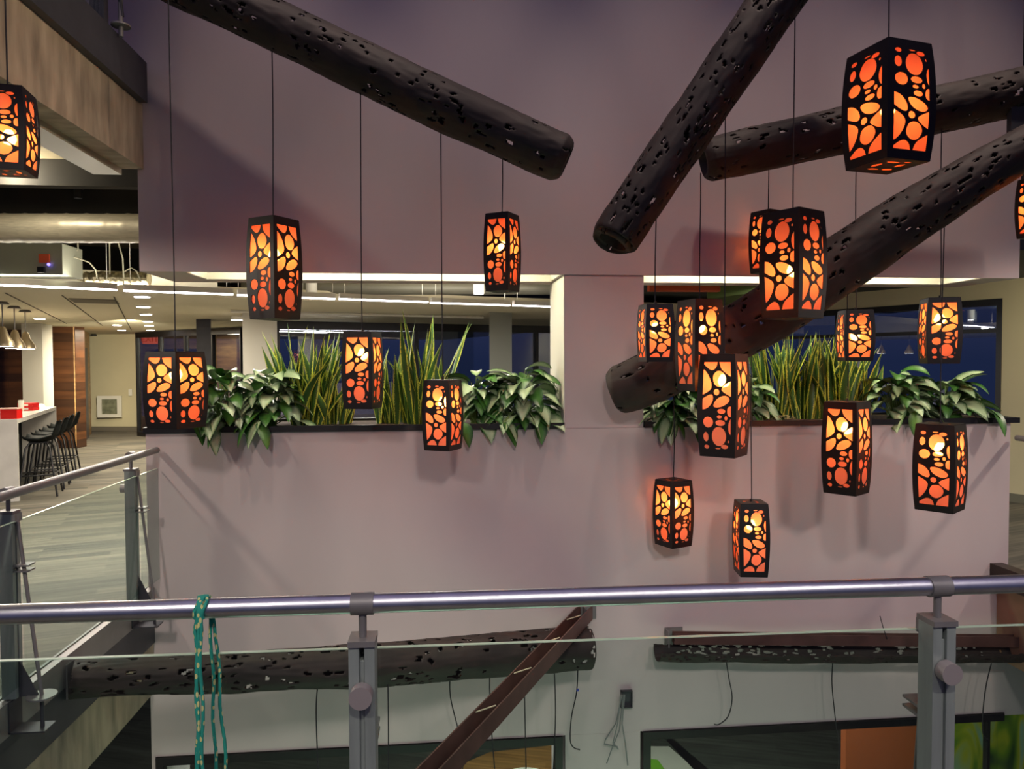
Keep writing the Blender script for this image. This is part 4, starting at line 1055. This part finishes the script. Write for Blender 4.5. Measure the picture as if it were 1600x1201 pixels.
a = atX(122,300,-2.9); tag(MB().tube([a + Vector((0,0,.09)), a + Vector((0,0,-.05))], .03, 10).build('track_fitting', M_black), 'black fitting on the sprinkler pipe', 'pipe fitting')
for k, pp in enumerate([[(100,401),(118,402),(140,410),(150,422),(152,436)], [(97,402),(115,398),(122,388),(121,378)], [(184,375),(188,390),(192,404),(193,430)], [(193,450),(193,425),(205,418),(214,424),(220,440)], [(112,402),(120,410),(122,424)], [(171,378),(172,442)], [(0,381),(20,420),(28,436)]]):
    m = MB().tube([atY(x, y, 6.7 + .05*k) for x, y in pp], .006, 6)
    tag(m.build('loose_wire', mat('pale_wire', srgb(190,185,160), .6) if k == 0 else bpy.data.materials['pale_wire']), ['pale wire looping from the air handler to the foil duct','pale wire rising from the air handler to the round duct','pale wire dropping from the round duct to the ceiling edge','pale wire arching over the foil duct','short pale wire beside the air handler','thin hanger wire left of the foil duct','thin hanger wire across the air handler'][k], 'wire')
struct('wall_plenum', MB().prism([pl(cA2 + V_*3), pl(cB + U*.3 + V_*3), pl(cB + U*.3+V_*3.1), pl(cA2+V_*3.1)], ZC + .12, 3.12), M_plen)

# ------------------------------------------------------------------ lower storey contents
a = atZ(1318, 1150, ZB); 
struct('wall_orange', MB().box((atY(1322,1130,7.4).x, 7.4, ZB), (atY(1470,1130,7.4).x, 7.5, -.66)), mat('orange_wall', srgb(186,92,46), .8))
def mural():
    m = mat('green_mural', srgb(120,160,30), .7); n = m.node_tree; b = n.nodes['Principled BSDF']
    t = n.nodes.new('ShaderNodeTexCoord'); mp = n.nodes.new('ShaderNodeMapping'); mp.inputs['Rotation'].default_value = (0,.6,0); mp.inputs['Scale'].default_value = (1.6,1,.7)
    z = n.nodes.new('ShaderNodeTexNoise'); z.inputs['Scale'].default_value = 1.6; z.inputs['Distortion'].default_value = 1.5; z.inputs['Detail'].default_value = 1
    r = n.nodes.new('ShaderNodeValToRGB'); e = r.color_ramp.elements; e[0].position = .3; e[0].color = srgb(40,84,22); e[1].position = .75; e[1].color = srgb(120,190,200)
    x = e.new(.48); x.color = srgb(120,160,24); x = e.new(.58); x.color = srgb(196,200,40)
    n.links.new(t.outputs['Object'], mp.inputs[0]); n.links.new(mp.outputs[0], z.inputs[0]); n.links.new(z.outputs[0], r.inputs[0]); n.links.new(r.outputs[0], b.inputs['Base Color']); return m
tag(MB().box((atY(1474,1130,7.2).x, 7.2, ZB), (atY(1760,1130,7.2).x, 7.26, -.7)).build('wall_mural', mural()), 'bright green and yellow leaf mural beyond the lower right window', 'mural')
a = atZ(765, 1176, ZB); b = atZ(865, 1165, ZB); c_ = atZ(880, 1230, ZB); d_ = atZ(640, 1230, ZB)
struct('floor_wood', MB().prism([pl(a), pl(b), pl(c_), pl(d_)], ZB, ZB+.012), planks('tan_wood_floor', srgb(196,146,86), srgb(180,130,74), 1, .3, .4, w=1.5, h=.12))
for i, (x, y, r, lab) in enumerate([(822,1222,.30,'round white table seen through the lower left window')]):
    p = atZ(x, y, ZB+.72); t = thing('round_table', lab, 'table', (p.x,p.y,ZB))
    MB().lathe([(r,.70),(r,.72)], (p.x,p.y,ZB), 32).build('tabletop', M_white, t); MB().lathe([(.2,.013),(.03,.04),(.03,.7)], (p.x,p.y,ZB), 16).build('pedestal', M_steel, t)
